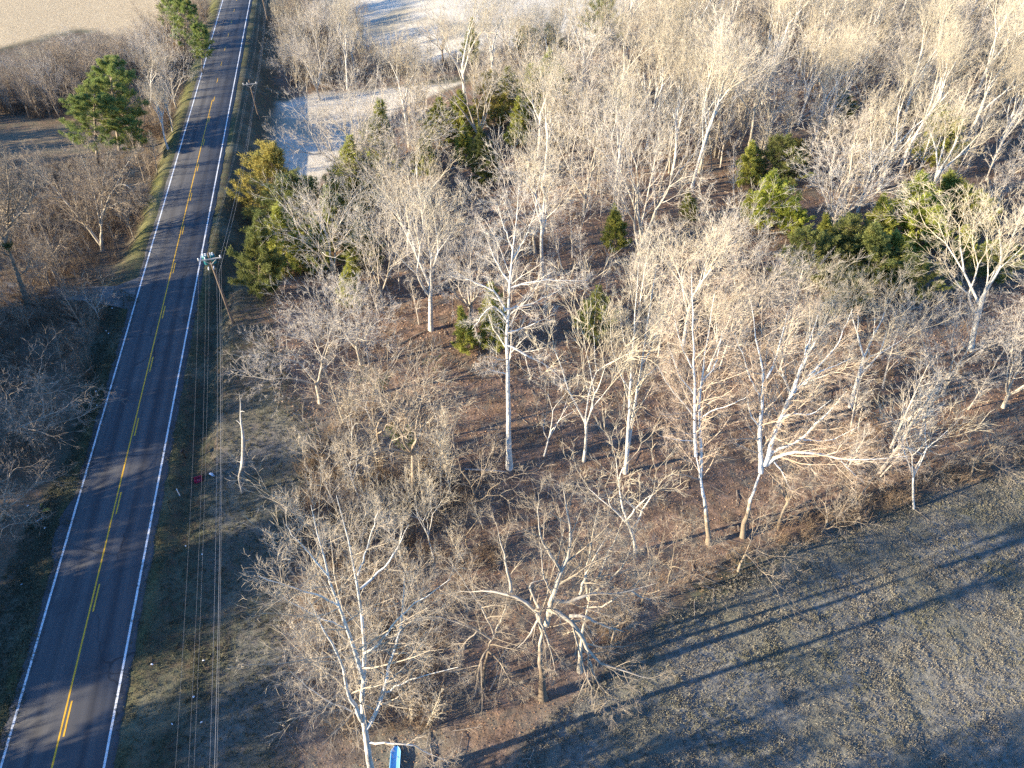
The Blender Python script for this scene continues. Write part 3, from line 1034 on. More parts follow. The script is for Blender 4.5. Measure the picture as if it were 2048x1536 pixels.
b2 = ground(1086, 1396)
hero('spreading_tree', 302, b2, [
    (0.338, 0.250, [None, (1084, 1360, 0), (1080, 1320, 0), (1079, 1285, 0), (1083, 1262, 0), (1092, 1247, 0)]),
    (0.213, 0.062, [(1092, 1250, 0), (1098, 1240, .1), (1098, 1215, .2), (1104, 1185, .4), (1122, 1145, .8), (1144, 1105, 1.2), (1146, 1060, 1.8), (1136, 1020, 2.2)]),
    (0.188, 0.037, [(1097, 1217, .2), (1128, 1222, -.2), (1150, 1248, -.6), (1170, 1280, -1), (1179, 1318, -1.3), (1200, 1326, -1.6), (1228, 1337, -1.8), (1256, 1346, -2)]),
    (0.075, 0.025, [(1179, 1320, -1.3), (1186, 1350, -1.6), (1203, 1378, -1.8), (1219, 1410, -2)]),
    (0.125, 0.025, [(1140, 1232, -.4), (1166, 1230, -.6), (1194, 1246, -.8), (1222, 1256, -.9)]),
    (0.138, 0.037, [(1100, 1200, .3), (1138, 1212, .4), (1160, 1186, .7), (1194, 1184, 1), (1228, 1190, 1.3), (1262, 1182, 1.4)]),
    (0.100, 0.025, [(1160, 1188, .7), (1168, 1160, .8), (1184, 1120, 1.1), (1200, 1096, 1.5)]),
    (0.188, 0.050, [(1086, 1262, 0), (1078, 1240, 0), (1078, 1216, 0), (1056, 1213, .1), (1036, 1192, .3), (1014, 1182, .5), (970, 1184, .7)]),
    (0.112, 0.025, [(1078, 1216, 0), (1064, 1190, .6), (1058, 1165, .9), (1080, 1162, 1.1)]),
    (0.112, 0.025, [(1022, 1184, .4), (1018, 1150, .8), (1008, 1110, 1.2), (1000, 1080, 1.5)]),
    (0.088, 0.025, [(1078, 1230, 0), (1092, 1272, -.6), (1102, 1300, -.9), (1108, 1330, -1.2)]),
    (0.088, 0.025, [(1076, 1240, 0), (1060, 1270, -.5), (1046, 1285, -.8)]),
    (0.100, 0.025, [(1124, 1142, .9), (1098, 1110, .8), (1080, 1070, 1.2), (1078, 1030, 1.6)]),
    (0.075, 0.025, [(1104, 1188, .4), (1086, 1150, .4), (1082, 1110, .9)]),
    (0.075, 0.025, [(1262, 1182, 1.4), (1290, 1200, 1.3), (1312, 1196, 1.2)]),
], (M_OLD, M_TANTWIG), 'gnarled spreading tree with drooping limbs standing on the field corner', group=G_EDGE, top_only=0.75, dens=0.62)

b3 = ground(1160, 1342)
hero('bare_tree', 303, b3, [
    (0.21, 0.12, [None, (1160, 1310, 0), (1164, 1270, 0), (1172, 1225, 0), (1178, 1190, .1)]),
    (0.10, 0.02, [(1178, 1192, .1), (1196, 1150, .4), (1218, 1105, .9), (1236, 1062, 1.2)]),
    (0.10, 0.02, [(1176, 1200, .1), (1170, 1150, .5), (1180, 1100, 1.0), (1190, 1050, 1.2)]),
    (0.07, 0.02, [(1180, 1190, .1), (1214, 1168, .2), (1250, 1130, .5), (1262, 1090, .8)]),
    (0.07, 0.02, [(1174, 1215, 0), (1206, 1218, -.2), (1240, 1190, -.1), (1275, 1165, .1)]),
], (M_PALE, M_TANTWIG), 'grey bare tree close behind the gnarled spreading tree on the field corner', group=G_EDGE, top_only=0.7, dens=0.9)

b4 = ground(966, 1365)
hero('bare_tree', 304, b4, [
    (0.17, 0.12, [None, (968, 1335, 0), (976, 1300, 0), (986, 1275, 0), (992, 1262, 0)]),
    (0.08, 0.02, [(976, 1302, 0), (1000, 1318, -.6), (1012, 1345, -.9), (1026, 1372, -1.2), (1040, 1372, -1.4)]),
    (0.08, 0.02, [(978, 1296, 0), (962, 1312, -.6), (955, 1345, -.9), (935, 1375, -1.2), (915, 1392, -1.4)]),
    (0.08, 0.02, [(984, 1280, 0), (960, 1258, .3), (920, 1248, .4), (880, 1232, .5), (850, 1236, .5)]),
    (0.08, 0.02, [(988, 1270, 0), (968, 1225, .6), (946, 1190, 1), (918, 1150, 1.2)]),
    (0.08, 0.02, [(992, 1262, 0), (1010, 1225, .6), (1016, 1185, 1)]),
    (0.06, 0.02, [(960, 1258, .3), (930, 1285, .1), (912, 1310, -.1)]),
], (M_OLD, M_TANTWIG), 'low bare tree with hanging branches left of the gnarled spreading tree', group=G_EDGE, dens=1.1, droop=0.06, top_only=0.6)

b5 = ground(1418, 1086)
hero('sycamore', 305, b5, [
    (0.25, 0.17, [None, (1414, 1030, 0), (1404, 975, 0), (1396, 930, 0), (1391, 905, 0)]),
    (0.14, 0.03, [(1392, 912, 0), (1385, 862, .1), (1392, 835, .2), (1389, 785, .3), (1387, 710, .5), (1386, 640, .6), (1384, 600, .7)]),
    (0.13, 0.03, [(1401, 955, 0), (1404, 912, .2), (1399, 850, .4), (1396, 806, .5), (1404, 762, .6), (1410, 700, .8), (1420, 640, 1)]),
    (0.06, 0.02, [(1398, 840, .4), (1422, 820, .2), (1448, 816, .1), (1470, 806, .1)]),
    (0.06, 0.02, [(1392, 838, .2), (1372, 812, .1), (1350, 790, -.1), (1330, 760, -.2)]),
    (0.05, 0.02, [(1389, 790, .3), (1364, 760, .3), (1345, 715, .5)]),
    (0.05, 0.02, [(1388, 740, .4), (1366, 700, .5), (1354, 660, .6)]),
    (0.05, 0.02, [(1404, 762, .6), (1432, 730, .8), (1440, 690, 1)]),
    (0.05, 0.02, [(1386, 882, .1), (1362, 880, -.2), (1335, 876, -.3)]),
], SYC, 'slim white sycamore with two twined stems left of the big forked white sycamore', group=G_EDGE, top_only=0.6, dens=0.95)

b6 = ground(1486, 1072)
hero('sycamore', 306, b6, [
    (0.26, 0.24, [None, (1492, 1035, 0), (1502, 1000, 0), (1514, 962, 0), (1524, 938, 0), (1530, 930, 0)]),
    (0.20, 0.04, [(1522, 945, 0), (1520, 900, 0), (1518, 842, .1), (1526, 797, .3), (1534, 752, .4), (1522, 725, .4), (1512, 690, .5), (1506, 650, .6)]),
    (0.09, 0.02, [(1533, 756, .4), (1546, 728, .6), (1556, 704, .8), (1568, 655, 1)]),
    (0.07, 0.02, [(1526, 797, .3), (1504, 766, .2), (1494, 735, .2), (1480, 700, .2)]),
    (0.22, 0.06, [(1530, 930, 0), (1540, 900, .1), (1550, 868, .2), (1562, 826, .3), (1580, 790, .5), (1602, 762, .7), (1616, 752, .8), (1650, 740, 1)]),
    (0.10, 0.02, [(1584, 786, .5), (1604, 730, .9), (1612, 705, 1.1), (1626, 660, 1.4)]),
    (0.08, 0.02, [(1616, 752, .8), (1652, 718, 1.0), (1676, 690, 1.3), (1690, 655, 1.6)]),
    (0.09, 0.02, [(1562, 834, .3), (1592, 826, .1), (1622, 832, 0), (1640, 818, 0)]),
    (0.12, 0.03, [(1545, 905, .1), (1580, 890, -.1), (1606, 880, -.2), (1632, 850, -.1), (1662, 818, 0)]),
    (0.14, 0.03, [(1534, 930, 0), (1552, 908, -.2), (1580, 898, -.4), (1630, 906, -.7), (1682, 922, -1), (1722, 917, -1.1), (1766, 917, -1.2)]),
    (0.05, 0.02, [(1682, 922, -1), (1698, 938, -1.2), (1716, 956, -1.4)]),
    (0.06, 0.02, [(1606, 880, -.2), (1660, 882, -.4), (1690, 868, -.4)]),
    (0.06, 0.02, [(1548, 924, -.2), (1566, 945, -.6), (1575, 968, -.9)]),
    (0.06, 0.02, [(1516, 850, .1), (1500, 830, 0), (1496, 800, 0)]),
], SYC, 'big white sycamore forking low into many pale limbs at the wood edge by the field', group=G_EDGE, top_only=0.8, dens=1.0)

b7 = ground(1019, 936)
hero('bare_tree', 307, b7, [
    (0.30, 0.04, [None, (1017, 850, 0), (1015, 760, 0), (1014, 680, 0), (1011, 620, 0), (1018, 565, .1), (1025, 510, .2), (1030, 462, .3), (1034, 420, .3)]),
    (0.10, 0.02, [(1012, 638, 0), (992, 610, -.2), (972, 618, -.4), (958, 640, -.6)]),
    (0.10, 0.02, [(1011, 622, 0), (1000, 596, .2), (980, 575, .4), (958, 570, .5), (938, 560, .5)]),
    (0.08, 0.02, [(1012, 618, 0), (1040, 614, .3), (1075, 602, .4), (1100, 590, .6)]),
    (0.09, 0.02, [(1014, 690, 0), (1042, 702, -.4), (1064, 718, -.6), (1092, 728, -.7), (1112, 748, -.9)]),
    (0.07, 0.02, [(1015, 748, 0), (996, 744, -.2), (976, 738, -.3)]),
    (0.08, 0.02, [(1022, 575, .1), (1050, 568, .3), (1090, 558, .5), (1142, 562, .6)]),
    (0.07, 0.02, [(1018, 565, .1), (996, 530, .5), (978, 490, .9)]),
    (0.07, 0.02, [(1024, 520, .2), (1050, 480, .6), (1064, 440, 1)]),
    (0.06, 0.02, [(1026, 500, .2), (1010, 460, .4), (1000, 430, .6)]),
    (0.07, 0.02, [(1014, 665, 0), (1050, 655, .4), (1085, 640, .6)]),
], (M_WHITE2, M_GREYTWIG), 'tallest straight white trunk rising from leaf litter in the middle of the wood', group=G_EDGE, top_only=0.42, dens=1.05)

b8 = ground(1250, 946)
hero('bare_tree', 308, b8, [
    (0.20, 0.03, [None, (1256, 880, 0), (1259, 800, 0), (1264, 720, .1), (1268, 660, .2), (1272, 610, .3), (1274, 572, .4)]),
    (0.17, 0.03, [(1252, 925, 0), (1264, 850, .3), (1276, 770, .5), (1288, 700, .6), (1292, 650, .7), (1300, 610, .8), (1306, 575, .9)]),
    (0.06, 0.02, [(1260, 780, 0), (1240, 750, 0), (1225, 705, .1), (1222, 665, .2)]),
    (0.06, 0.02, [(1284, 730, .5), (1306, 690, .7), (1318, 645, .9)]),
    (0.05, 0.02, [(1264, 720, .1), (1246, 680, .3), (1240, 630, .5)]),
    (0.05, 0.02, [(1280, 760, .5), (1312, 738, .5), (1334, 715, .6)]),
], CHK, 'pair of close straight pale stems right of the tallest white trunk', group=G_EDGE, top_only=0.4, dens=1.15,
    side=(13, 0.15, 0.98, (22, 42), 0.26, 0.5, 6, 0.10, 0.09, 4))

bl = ground(204, 502)
hero('bare_tree', 309, bl, [
    (0.30, 0.22, [None, (204, 490, 0), (203, 470, 0), (203, 450, 0), (203, 434, 0)]),
    (0.20, 0.05, [(203, 436, 0), (213, 407, .2), (226, 378, .4), (236, 366, .5), (252, 362, .4), (268, 386, -.2)]),
    (0.22, 0.05, [(203, 492, 0), (187, 469, .1), (156, 433, .3), (125, 396, .6), (101, 365, .9), (76, 342, 1.1)]),
    (0.14, 0.04, [(202, 452, 0), (197, 430, .2), (191, 391, .6), (177, 352, 1), (168, 325, 1.3)]),
    (0.12, 0.04, [(203, 440, 0), (204, 400, .6), (206, 362, 1), (213, 328, 1.4)]),
    (0.10, 0.03, [(125, 396, .6), (112, 394, .4), (88, 388, .2)]),
    (0.10, 0.03, [(232, 372, .4), (246, 340, .9), (262, 318, 1.2)]),
    (0.10, 0.03, [(210, 415, .2), (240, 404, .1), (270, 400, 0)]),
    (0.10, 0.03, [(156, 433, .3), (150, 395, .8), (140, 355, 1.2)]),
], (M_PALE, M_BROWNTWIG), 'many limbed bare tree with a long pale leaning stem below the pines', group='roadside trees left of the road', twigf=1.15, dens=1.25, top_only=0.6,
    side=(15, 0.15, 0.98, (28, 60), 0.40, 0.5, 6, 0.10, 0.05, 5))
bl = ground(56, 612)
e_ = hero('bare_tree', 310, bl, [
    (0.42, 0.28, [None, (50, 590, 0), (39, 562, 0), (24, 513, 0), (8, 480, 0)]),
    (0.20, 0.05, [(10, 484, 0), (18, 448, .3), (13, 422, .5), (21, 382, .9), (16, 345, 1.2)]),
    (0.15, 0.04, [(18, 450, .3), (28, 440, .2), (52, 417, .4), (64, 398, .6), (70, 370, .9)]),
    (0.18, 0.05, [(10, 482, 0), (-6, 455, 0), (-14, 410, .4), (-8, 370, .8)]),
    (0.12, 0.04, [(24, 515, 0), (-5, 500, -.3), (-30, 480, -.4)]),
    (0.09, 0.03, [(36, 555, 0), (60, 530, -.4), (66, 505, -.5)]),
], (M_BROWN, M_BROWNTWIG), 'dark ivy wrapped leaning trunk at the left edge above the driveway', group='roadside trees left of the road', twigf=1.15, dens=1.2, top_only=0.7)
g_ = np.random.default_rng(61)
tv = np.array([v.co[:] for v in e_.children[0].data.vertices])[:108]
k_ = g_.integers(0, 99, 9000)
f_ = g_.uniform(0, 1, (9000, 1))
c_ = tv[k_] * (1 - f_) + tv[k_ + 9] * f_
c_ = c_[(c_[:, 2] < 9) & (c_[:, 2] > 0)]
c_ = c_ + g_.normal(0, 0.15, c_.shape)
L_ = g_.uniform(0.10, 0.24, len(c_))
Gi = Geo()
Gi.add(*blades(c_, g_.normal(0, 1, c_.shape), L_, L_ * 0.7, g_))
obj('ivy', Gi.mesh('ivy', M_IVY), e_)

for bp, tp, key, lab, wd in [
    ((640, 806), (612, 575), 'broad0', 'fluffy round pale tree leaning over the orange bank by the wires', 1.0),
    ((722, 728), (692, 520), 'broad2', 'fan shaped pale tree directly behind the fluffy round one', 1.0),
    ((862, 660), (838, 300), 'vase0', 'tall fan shaped pale tree with clear white trunk facing the leafy clearing', 1.0),
    ((768, 610), (740, 380), 'vase2', 'many stemmed pale tree left of the tall fan shaped one', 0.9),
    ((940, 640), (925, 420), 'broad1', 'finely twigged pale tree right of the tall fan shaped one', 0.9),
    ((690, 590), (590, 330), 'vase1', 'wide pale tree in front of the bronze cedar beside the wires', 0.95),
    ((1167, 922), (1185, 570), 'slim0', 'slender crooked tree standing alone in the leafy clearing', 1.0),
    ((1088, 912), (1135, 735), 'slim1', 'small thin tree with short pale trunk left of the crooked clearing tree', 1.0),
    ((1272, 1104), (1280, 890), 'slim2', 'small white tree with open crown between the field edge and the clearing', 1.5),
    ((932, 1022), (975, 850), 'thick0', 'mossy leaning trunk below the tallest white trunk', 1.0),
    ((830, 998), (820, 690), 'thick1', 'brown double trunk in the middle of the thicket', 1.0),
    ((768, 905), (740, 690), 'thick0', 'leaning vine covered trunk at the thicket top near the orange bank', 0.9),
    ((1828, 1018), (1880, 800), 'slim0', 'thin white leaning stem where wood and field meet at right', 1.0),
    ((1556, 1056), (1590, 860), 'thick1', 'pale double trunk at the field edge behind the big forked sycamore', 0.9),
    ((1700, 815), (1775, 530), 'vase3', 'leaning tan trunk in front of the dark cedars at right', 0.9),
    ((1885, 790), (1925, 560), 'broad1', 'crooked tan tree left of the big right edge tree', 0.9),
    ((1940, 700), (2010, 310), 'vase0', 'big pale tree with thick trunk and white limbs near the right edge', 1.0),
    ((1715, 425), (1790, 190), 'vase3', 'bright white forked tree standing behind the dark cedars', 0.8),
    ((1690, 395), (1730, 200), 'tall1', 'straight white tree just left of the bright white forked tree', 0.8),
    ((1270, 560), (1290, 160), 'vase1', 'tall broom shaped tree above the middle of the wood', 0.9),
    ((1230, 390), (1250, 70), 'vase0', 'tall white tree with bowed limbs left of the broom shaped tree', 0.9),
    ((1390, 640), (1400, 420), 'broad0', 'dense twiggy tree behind the slim twined sycamore', 1.0),
    ((1480, 690), (1490, 420), 'broad2', 'dense twiggy tree behind the big forked sycamore', 1.0),
    ((1560, 660), (1610, 520), 'broad1', 'low arching twiggy tree right of the dense twiggy pair', 1.1),
    ((640, 200), (600, 20), 'vase2', 'wide tan tree at the near end of the hedgerow by the road wires', 1.0),
    ((695, 180), (690, -20), 'tall0', 'white trunked tree in the hedgerow with sunny upper branches', 0.9),
    ((72, 905), (75, 770), 'dull0', 'wide shaded tree overhanging the road edge at left', 1.7),
    ((0, 1040), (10, 930), 'dull1', 'shaded tree at the left edge below the wide overhanging one', 1.2),
    ((300, 215), (305, 60), 'tall2', 'white trunked tree behind the pines left of the road', 1.0),
    ((200, 640), (185, 560), 'slim1', 'thin sapling in shade beside the gravel driveway', 1.4),
]:
    e_ = planted('bare_tree', key, bp, tp, lab, 'tree', None, wide=wd)
    if 'ivy' in lab or 'vine' in lab:                       # evergreen vine climbing the trunk
        g_ = np.random.default_rng(len(lab))
        n_ = 4200
        h_ = g_.uniform(0, 1, n_) ** 0.8 * (6.0 if 'ivy' in lab else 3.6)
        tv = np.array([v.co[:] for v in e_.children[0].data.vertices])
        pick = tv[g_.integers(0, len(tv), n_)]
        pick = pick[pick[:, 2] < (6.5 if 'ivy' in lab else 4.5)]
        sel = np.repeat(pick, 3, 0)[:n_]
        c_ = sel + g_.normal(0, 0.16, sel.shape)
        L_ = g_.uniform(0.10, 0.22, len(c_))
        Gi = Geo()
        Gi.add(*blades(c_, g_.normal(0, 1, c_.shape), L_, L_ * 0.7, g_))
        obj('ivy', Gi.mesh('ivy', M_IVY), e_)

# ------------------------------------------------------------------ evergreens
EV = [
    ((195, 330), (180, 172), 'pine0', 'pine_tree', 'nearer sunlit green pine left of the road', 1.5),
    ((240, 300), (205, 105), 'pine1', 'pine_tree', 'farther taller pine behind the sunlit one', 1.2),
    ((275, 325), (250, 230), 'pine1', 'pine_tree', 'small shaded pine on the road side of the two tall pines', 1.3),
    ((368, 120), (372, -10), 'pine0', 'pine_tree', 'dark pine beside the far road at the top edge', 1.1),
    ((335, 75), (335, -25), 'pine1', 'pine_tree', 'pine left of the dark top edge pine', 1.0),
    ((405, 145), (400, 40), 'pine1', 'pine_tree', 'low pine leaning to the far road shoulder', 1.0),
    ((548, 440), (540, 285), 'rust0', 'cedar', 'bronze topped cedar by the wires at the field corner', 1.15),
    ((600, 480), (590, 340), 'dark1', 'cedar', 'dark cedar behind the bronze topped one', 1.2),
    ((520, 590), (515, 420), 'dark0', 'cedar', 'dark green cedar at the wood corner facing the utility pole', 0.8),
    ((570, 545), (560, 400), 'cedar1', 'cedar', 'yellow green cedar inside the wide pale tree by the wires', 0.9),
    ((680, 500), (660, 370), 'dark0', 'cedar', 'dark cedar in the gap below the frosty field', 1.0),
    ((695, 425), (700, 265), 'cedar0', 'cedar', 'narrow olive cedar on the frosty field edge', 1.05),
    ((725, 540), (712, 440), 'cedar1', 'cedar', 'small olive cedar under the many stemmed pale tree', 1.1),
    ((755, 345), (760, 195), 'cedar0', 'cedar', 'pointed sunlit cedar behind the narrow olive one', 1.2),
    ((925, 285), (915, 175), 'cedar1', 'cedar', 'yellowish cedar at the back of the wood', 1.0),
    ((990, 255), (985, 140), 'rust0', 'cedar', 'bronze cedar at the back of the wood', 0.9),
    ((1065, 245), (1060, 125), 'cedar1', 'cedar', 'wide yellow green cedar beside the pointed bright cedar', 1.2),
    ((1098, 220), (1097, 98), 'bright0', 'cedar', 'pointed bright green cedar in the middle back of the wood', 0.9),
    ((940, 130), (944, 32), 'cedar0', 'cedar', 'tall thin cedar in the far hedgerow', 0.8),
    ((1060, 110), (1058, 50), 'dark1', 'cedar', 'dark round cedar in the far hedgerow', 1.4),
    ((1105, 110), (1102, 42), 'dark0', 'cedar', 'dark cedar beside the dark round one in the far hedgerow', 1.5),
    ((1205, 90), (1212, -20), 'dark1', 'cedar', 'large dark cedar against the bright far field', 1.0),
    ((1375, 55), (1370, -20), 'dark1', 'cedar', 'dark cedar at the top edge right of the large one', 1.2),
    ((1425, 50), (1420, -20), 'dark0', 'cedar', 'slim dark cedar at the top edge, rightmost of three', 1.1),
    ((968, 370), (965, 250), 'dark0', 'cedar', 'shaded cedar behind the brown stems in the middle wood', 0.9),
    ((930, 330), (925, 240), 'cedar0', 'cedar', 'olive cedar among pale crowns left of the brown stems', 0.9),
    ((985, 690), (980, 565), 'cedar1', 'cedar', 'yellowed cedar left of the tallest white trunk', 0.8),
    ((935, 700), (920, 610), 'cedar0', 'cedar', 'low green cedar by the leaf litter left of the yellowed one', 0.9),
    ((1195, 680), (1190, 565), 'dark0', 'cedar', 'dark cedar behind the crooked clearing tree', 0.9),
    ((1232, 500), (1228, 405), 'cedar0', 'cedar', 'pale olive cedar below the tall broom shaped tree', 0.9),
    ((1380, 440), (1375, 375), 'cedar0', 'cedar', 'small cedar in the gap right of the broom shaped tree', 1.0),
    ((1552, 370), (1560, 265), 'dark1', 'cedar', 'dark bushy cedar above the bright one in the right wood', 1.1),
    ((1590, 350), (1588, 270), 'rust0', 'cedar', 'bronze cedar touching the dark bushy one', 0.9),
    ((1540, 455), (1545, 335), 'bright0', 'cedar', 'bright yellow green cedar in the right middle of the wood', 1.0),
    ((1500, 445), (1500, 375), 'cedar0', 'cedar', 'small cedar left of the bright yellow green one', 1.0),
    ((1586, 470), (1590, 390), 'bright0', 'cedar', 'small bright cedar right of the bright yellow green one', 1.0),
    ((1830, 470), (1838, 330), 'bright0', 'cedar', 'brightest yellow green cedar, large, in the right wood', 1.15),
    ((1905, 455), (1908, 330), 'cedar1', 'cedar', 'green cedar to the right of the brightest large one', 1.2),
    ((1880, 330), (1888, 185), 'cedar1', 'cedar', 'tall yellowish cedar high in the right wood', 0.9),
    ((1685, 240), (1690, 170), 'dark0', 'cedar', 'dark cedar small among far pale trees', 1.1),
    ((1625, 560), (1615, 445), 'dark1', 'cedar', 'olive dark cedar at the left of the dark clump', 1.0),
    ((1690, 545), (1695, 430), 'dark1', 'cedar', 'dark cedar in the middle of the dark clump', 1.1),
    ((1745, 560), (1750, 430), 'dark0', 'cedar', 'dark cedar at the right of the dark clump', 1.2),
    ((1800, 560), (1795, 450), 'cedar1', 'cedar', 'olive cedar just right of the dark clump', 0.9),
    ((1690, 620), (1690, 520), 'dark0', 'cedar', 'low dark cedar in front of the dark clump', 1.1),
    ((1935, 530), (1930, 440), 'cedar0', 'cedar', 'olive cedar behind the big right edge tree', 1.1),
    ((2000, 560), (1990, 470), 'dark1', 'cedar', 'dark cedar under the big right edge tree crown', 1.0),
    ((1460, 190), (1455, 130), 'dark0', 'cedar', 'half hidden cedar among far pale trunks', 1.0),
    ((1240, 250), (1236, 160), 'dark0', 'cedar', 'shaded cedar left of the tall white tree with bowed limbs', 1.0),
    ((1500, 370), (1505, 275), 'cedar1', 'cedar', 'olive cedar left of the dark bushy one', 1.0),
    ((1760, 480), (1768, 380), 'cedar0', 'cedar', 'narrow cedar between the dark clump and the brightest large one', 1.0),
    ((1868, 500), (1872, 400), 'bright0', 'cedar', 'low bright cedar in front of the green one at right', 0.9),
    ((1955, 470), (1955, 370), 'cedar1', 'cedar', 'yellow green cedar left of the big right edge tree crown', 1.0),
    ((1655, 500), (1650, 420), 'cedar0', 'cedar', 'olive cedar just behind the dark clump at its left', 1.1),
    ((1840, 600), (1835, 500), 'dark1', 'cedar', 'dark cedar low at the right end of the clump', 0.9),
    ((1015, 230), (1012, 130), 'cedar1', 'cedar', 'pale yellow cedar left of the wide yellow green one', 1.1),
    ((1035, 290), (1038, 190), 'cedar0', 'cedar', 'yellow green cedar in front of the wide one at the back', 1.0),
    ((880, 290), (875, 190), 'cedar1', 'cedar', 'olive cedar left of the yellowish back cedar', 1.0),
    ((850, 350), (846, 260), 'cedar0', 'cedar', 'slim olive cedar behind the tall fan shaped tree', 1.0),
    ((735, 410), (735, 300), 'bright0', 'cedar', 'light green cedar between the narrow and pointed ones', 0.8),
    ((640, 540), (632, 420), 'cedar1', 'cedar', 'olive cedar right of the one inside the wide pale tree', 0.9),
    ((700, 610), (698, 510), 'cedar0', 'cedar', 'small yellowish cedar below the small olive one', 0.9),
]
LM = []
for bp, tp, key, nm_, lab, wd in EV:
    e = planted(nm_, key, bp, tp, lab, 'pine' if 'pine' in nm_ else 'cedar', 'pines left of the road' if 'pine' in nm_ else 'evergreen cedars of the wood', wide=wd * (1.0 if 'pine' in nm_ else 1.15))
    LM.append((lab, bp))
EVXY = np.array([ground(*b)[:2] for _, b in LM])

# ------------------------------------------------------------------ the rest of the wood: every tree its own object
SHORT = ['the sunlit green pine', 'the farther taller pine', 'the small shaded pine', 'the dark top edge pine', 'the top edge pine', 'the low roadside pine',
         'the bronze cedar by the wires', 'the dark cedar behind the bronze one', 'the dark corner cedar', 'the cedar inside the wide pale tree', 'the dark gap cedar', 'the narrow olive cedar',
         'the small olive cedar', 'the pointed sunlit cedar', 'the yellowish back cedar', 'the bronze back cedar', 'the wide yellow green cedar', 'the pointed bright cedar',
         'the tall thin hedgerow cedar', 'the dark round hedgerow cedar', 'the dark second hedgerow cedar', 'the large dark far cedar', 'the dark top edge cedar', 'the slim top edge cedar',
         'the shaded middle cedar', 'the olive middle cedar', 'the yellowed cedar', 'the low green cedar', 'the dark clearing cedar', 'the pale olive cedar', 'the small gap cedar',
         'the dark bushy cedar', 'the bronze right cedar', 'the bright yellow green cedar', 'the small left cedar', 'the small bright cedar', 'the brightest large cedar', 'the green right cedar',
         'the tall yellowish right cedar', 'the small dark far cedar', 'the dark clump left cedar', 'the dark clump middle cedar', 'the dark clump right cedar', 'the olive clump cedar', 'the low clump cedar',
         'the olive right edge cedar', 'the dark right edge cedar', 'the half hidden far cedar', 'the shaded far cedar', 'the olive bushy side cedar', 'the narrow clump cedar', 'the low bright cedar', 'the yellow green edge cedar', 'the olive rear clump cedar', 'the low dark clump end cedar', 'the pale yellow back cedar', 'the yellow green middle back cedar', 'the olive back cedar', 'the slim olive cedar', 'the light green cedar', 'the olive cedar by the wide pale tree', 'the small yellowish cedar']
ORD = ['nearest', 'second nearest', 'third nearest', 'fourth nearest', 'fifth nearest', 'sixth nearest', 'seventh nearest', 'eighth nearest', 'ninth nearest', 'tenth nearest', 'eleventh nearest', 'twelfth nearest'] + [q + ' nearest' for q in ('thirteenth', 'fourteenth', 'fifteenth', 'sixteenth', 'seventeenth', 'eighteenth', 'nineteenth', 'twentieth')]
ORD += ['farther still'] * 99
KIND = {'tall': 'straight pale', 'vase': 'fan shaped pale', 'broad': 'round twiggy pale', 'slim': 'slender pale', 'thick': 'brown stemmed', 'dull': 'dull brown'}
_cnt = {}
AUTO = []


def scatter(P, n, dmin, keys, hrange, group, avoid=(), dh=3.2, wd=(0.85, 1.15)):
    """up to n trees at random inside polygon P"""
    g = np.random.default_rng(int(abs(P[0, 0] * 7 + n)))
    lo, hi = P.min(0), P.max(0)
    lo, hi = np.maximum(lo, (-150, 16)), np.minimum(hi, (175, 215))
    got = tries = 0
    while got < n and tries < n * 400:
        tries += 1
        q = g.uniform(lo, hi)
        if pdist(P, q[0], q[1]) < 0 or any(pdist(A, q[0], q[1]) > 0 for A in avoid):
            continue
        z = float(height(*q))
        px, py = pix(q[0], q[1], z)
        H = g.uniform(*hrange)
        tx, ty = pix(q[0], q[1], z + H)
        if not (-120 < px < 2170 and py > -20 or -60 < tx < 2110 and ty > -40) or py < -30:
            continue
        d = np.hypot(*(np.array(PLACED) - q).T)
        if d.min() < dmin:
            continue
        e_ = EVXY - q
        if np.hypot(*e_.T).min() < dh or np.any((e_[:, 1] > 0) & (e_[:, 1] < 13) & (np.abs(e_[:, 0]) < 2.6)):
            continue
        key = keys[g.integers(len(keys))]
        dd = [(px - b[0]) ** 2 + 4 * (py - b[1]) ** 2 for _, b in LM]
        PLACED.append((q[0], q[1]))
        AUTO.append((q, z, px, py, H, key, int(np.argmin(dd)), min(dd), group, g.uniform(*wd), g.normal(0, 0.03, 2), g.uniform(0, 6.28)))
        got += 1
    return got


CLEAR = poly((690, 880), (760, 700), (900, 670), (1100, 640), (1210, 690), (1330, 770), (1500, 860), (1560, 1000), (1440, 1090), (1300, 1180), (1100, 1110), (940, 1000))
GAP = poly((1100, 440), (1220, 440), (1240, 560), (1190, 690), (1090, 640))
P_MAIN = poly((640, 560), (650, 400), (700, 320), (800, 235), (950, 175), (1180, 130), (1290, 40), (1400, -30), (2300, -30), (2300, 800), (2048, 900), (1850, 960), (1700, 980), (1600, 900), (1330, 730), (1100, 620), (860, 660), (740, 740), (600, 700))
P_FAR = poly((800, 235), (950, 175), (1180, 130), (1290, 40), (1400, -30), (2300, -30), (2300, 330), (1400, 420), (1000, 420), (800, 330))
P_STRIP = poly((600, 950), (660, 860), (760, 800), (900, 900), (960, 1040), (1000, 1120), (900, 1250), (880, 1480), (660, 1500), (590, 1300), (585, 1050))
P_EDGE = poly((1180, 1240), (1330, 1150), (1560, 1050), (1850, 950), (2048, 900), (2300, 800), (2300, 860), (2048, 930), (1850, 990), (1560, 1100), (1330, 1220), (1200, 1320))
P_HEDGE = poly((545, -20), (690, -20), (705, 45), (770, 125), (870, 125), (1110, 85), (1180, 110), (1000, 140), (860, 155), (700, 170), (610, 195), (565, 160))
P_LSTRIP = poly((285, 70), (330, 60), (390, 0), (425, -20), (395, 130), (330, 320), (262, 500), (200, 470), (215, 330), (290, 230))
P_LFAR = poly((-60, 190), (40, 175), (150, 140), (270, 130), (290, 170), (150, 240), (0, 235), (-60, 260))
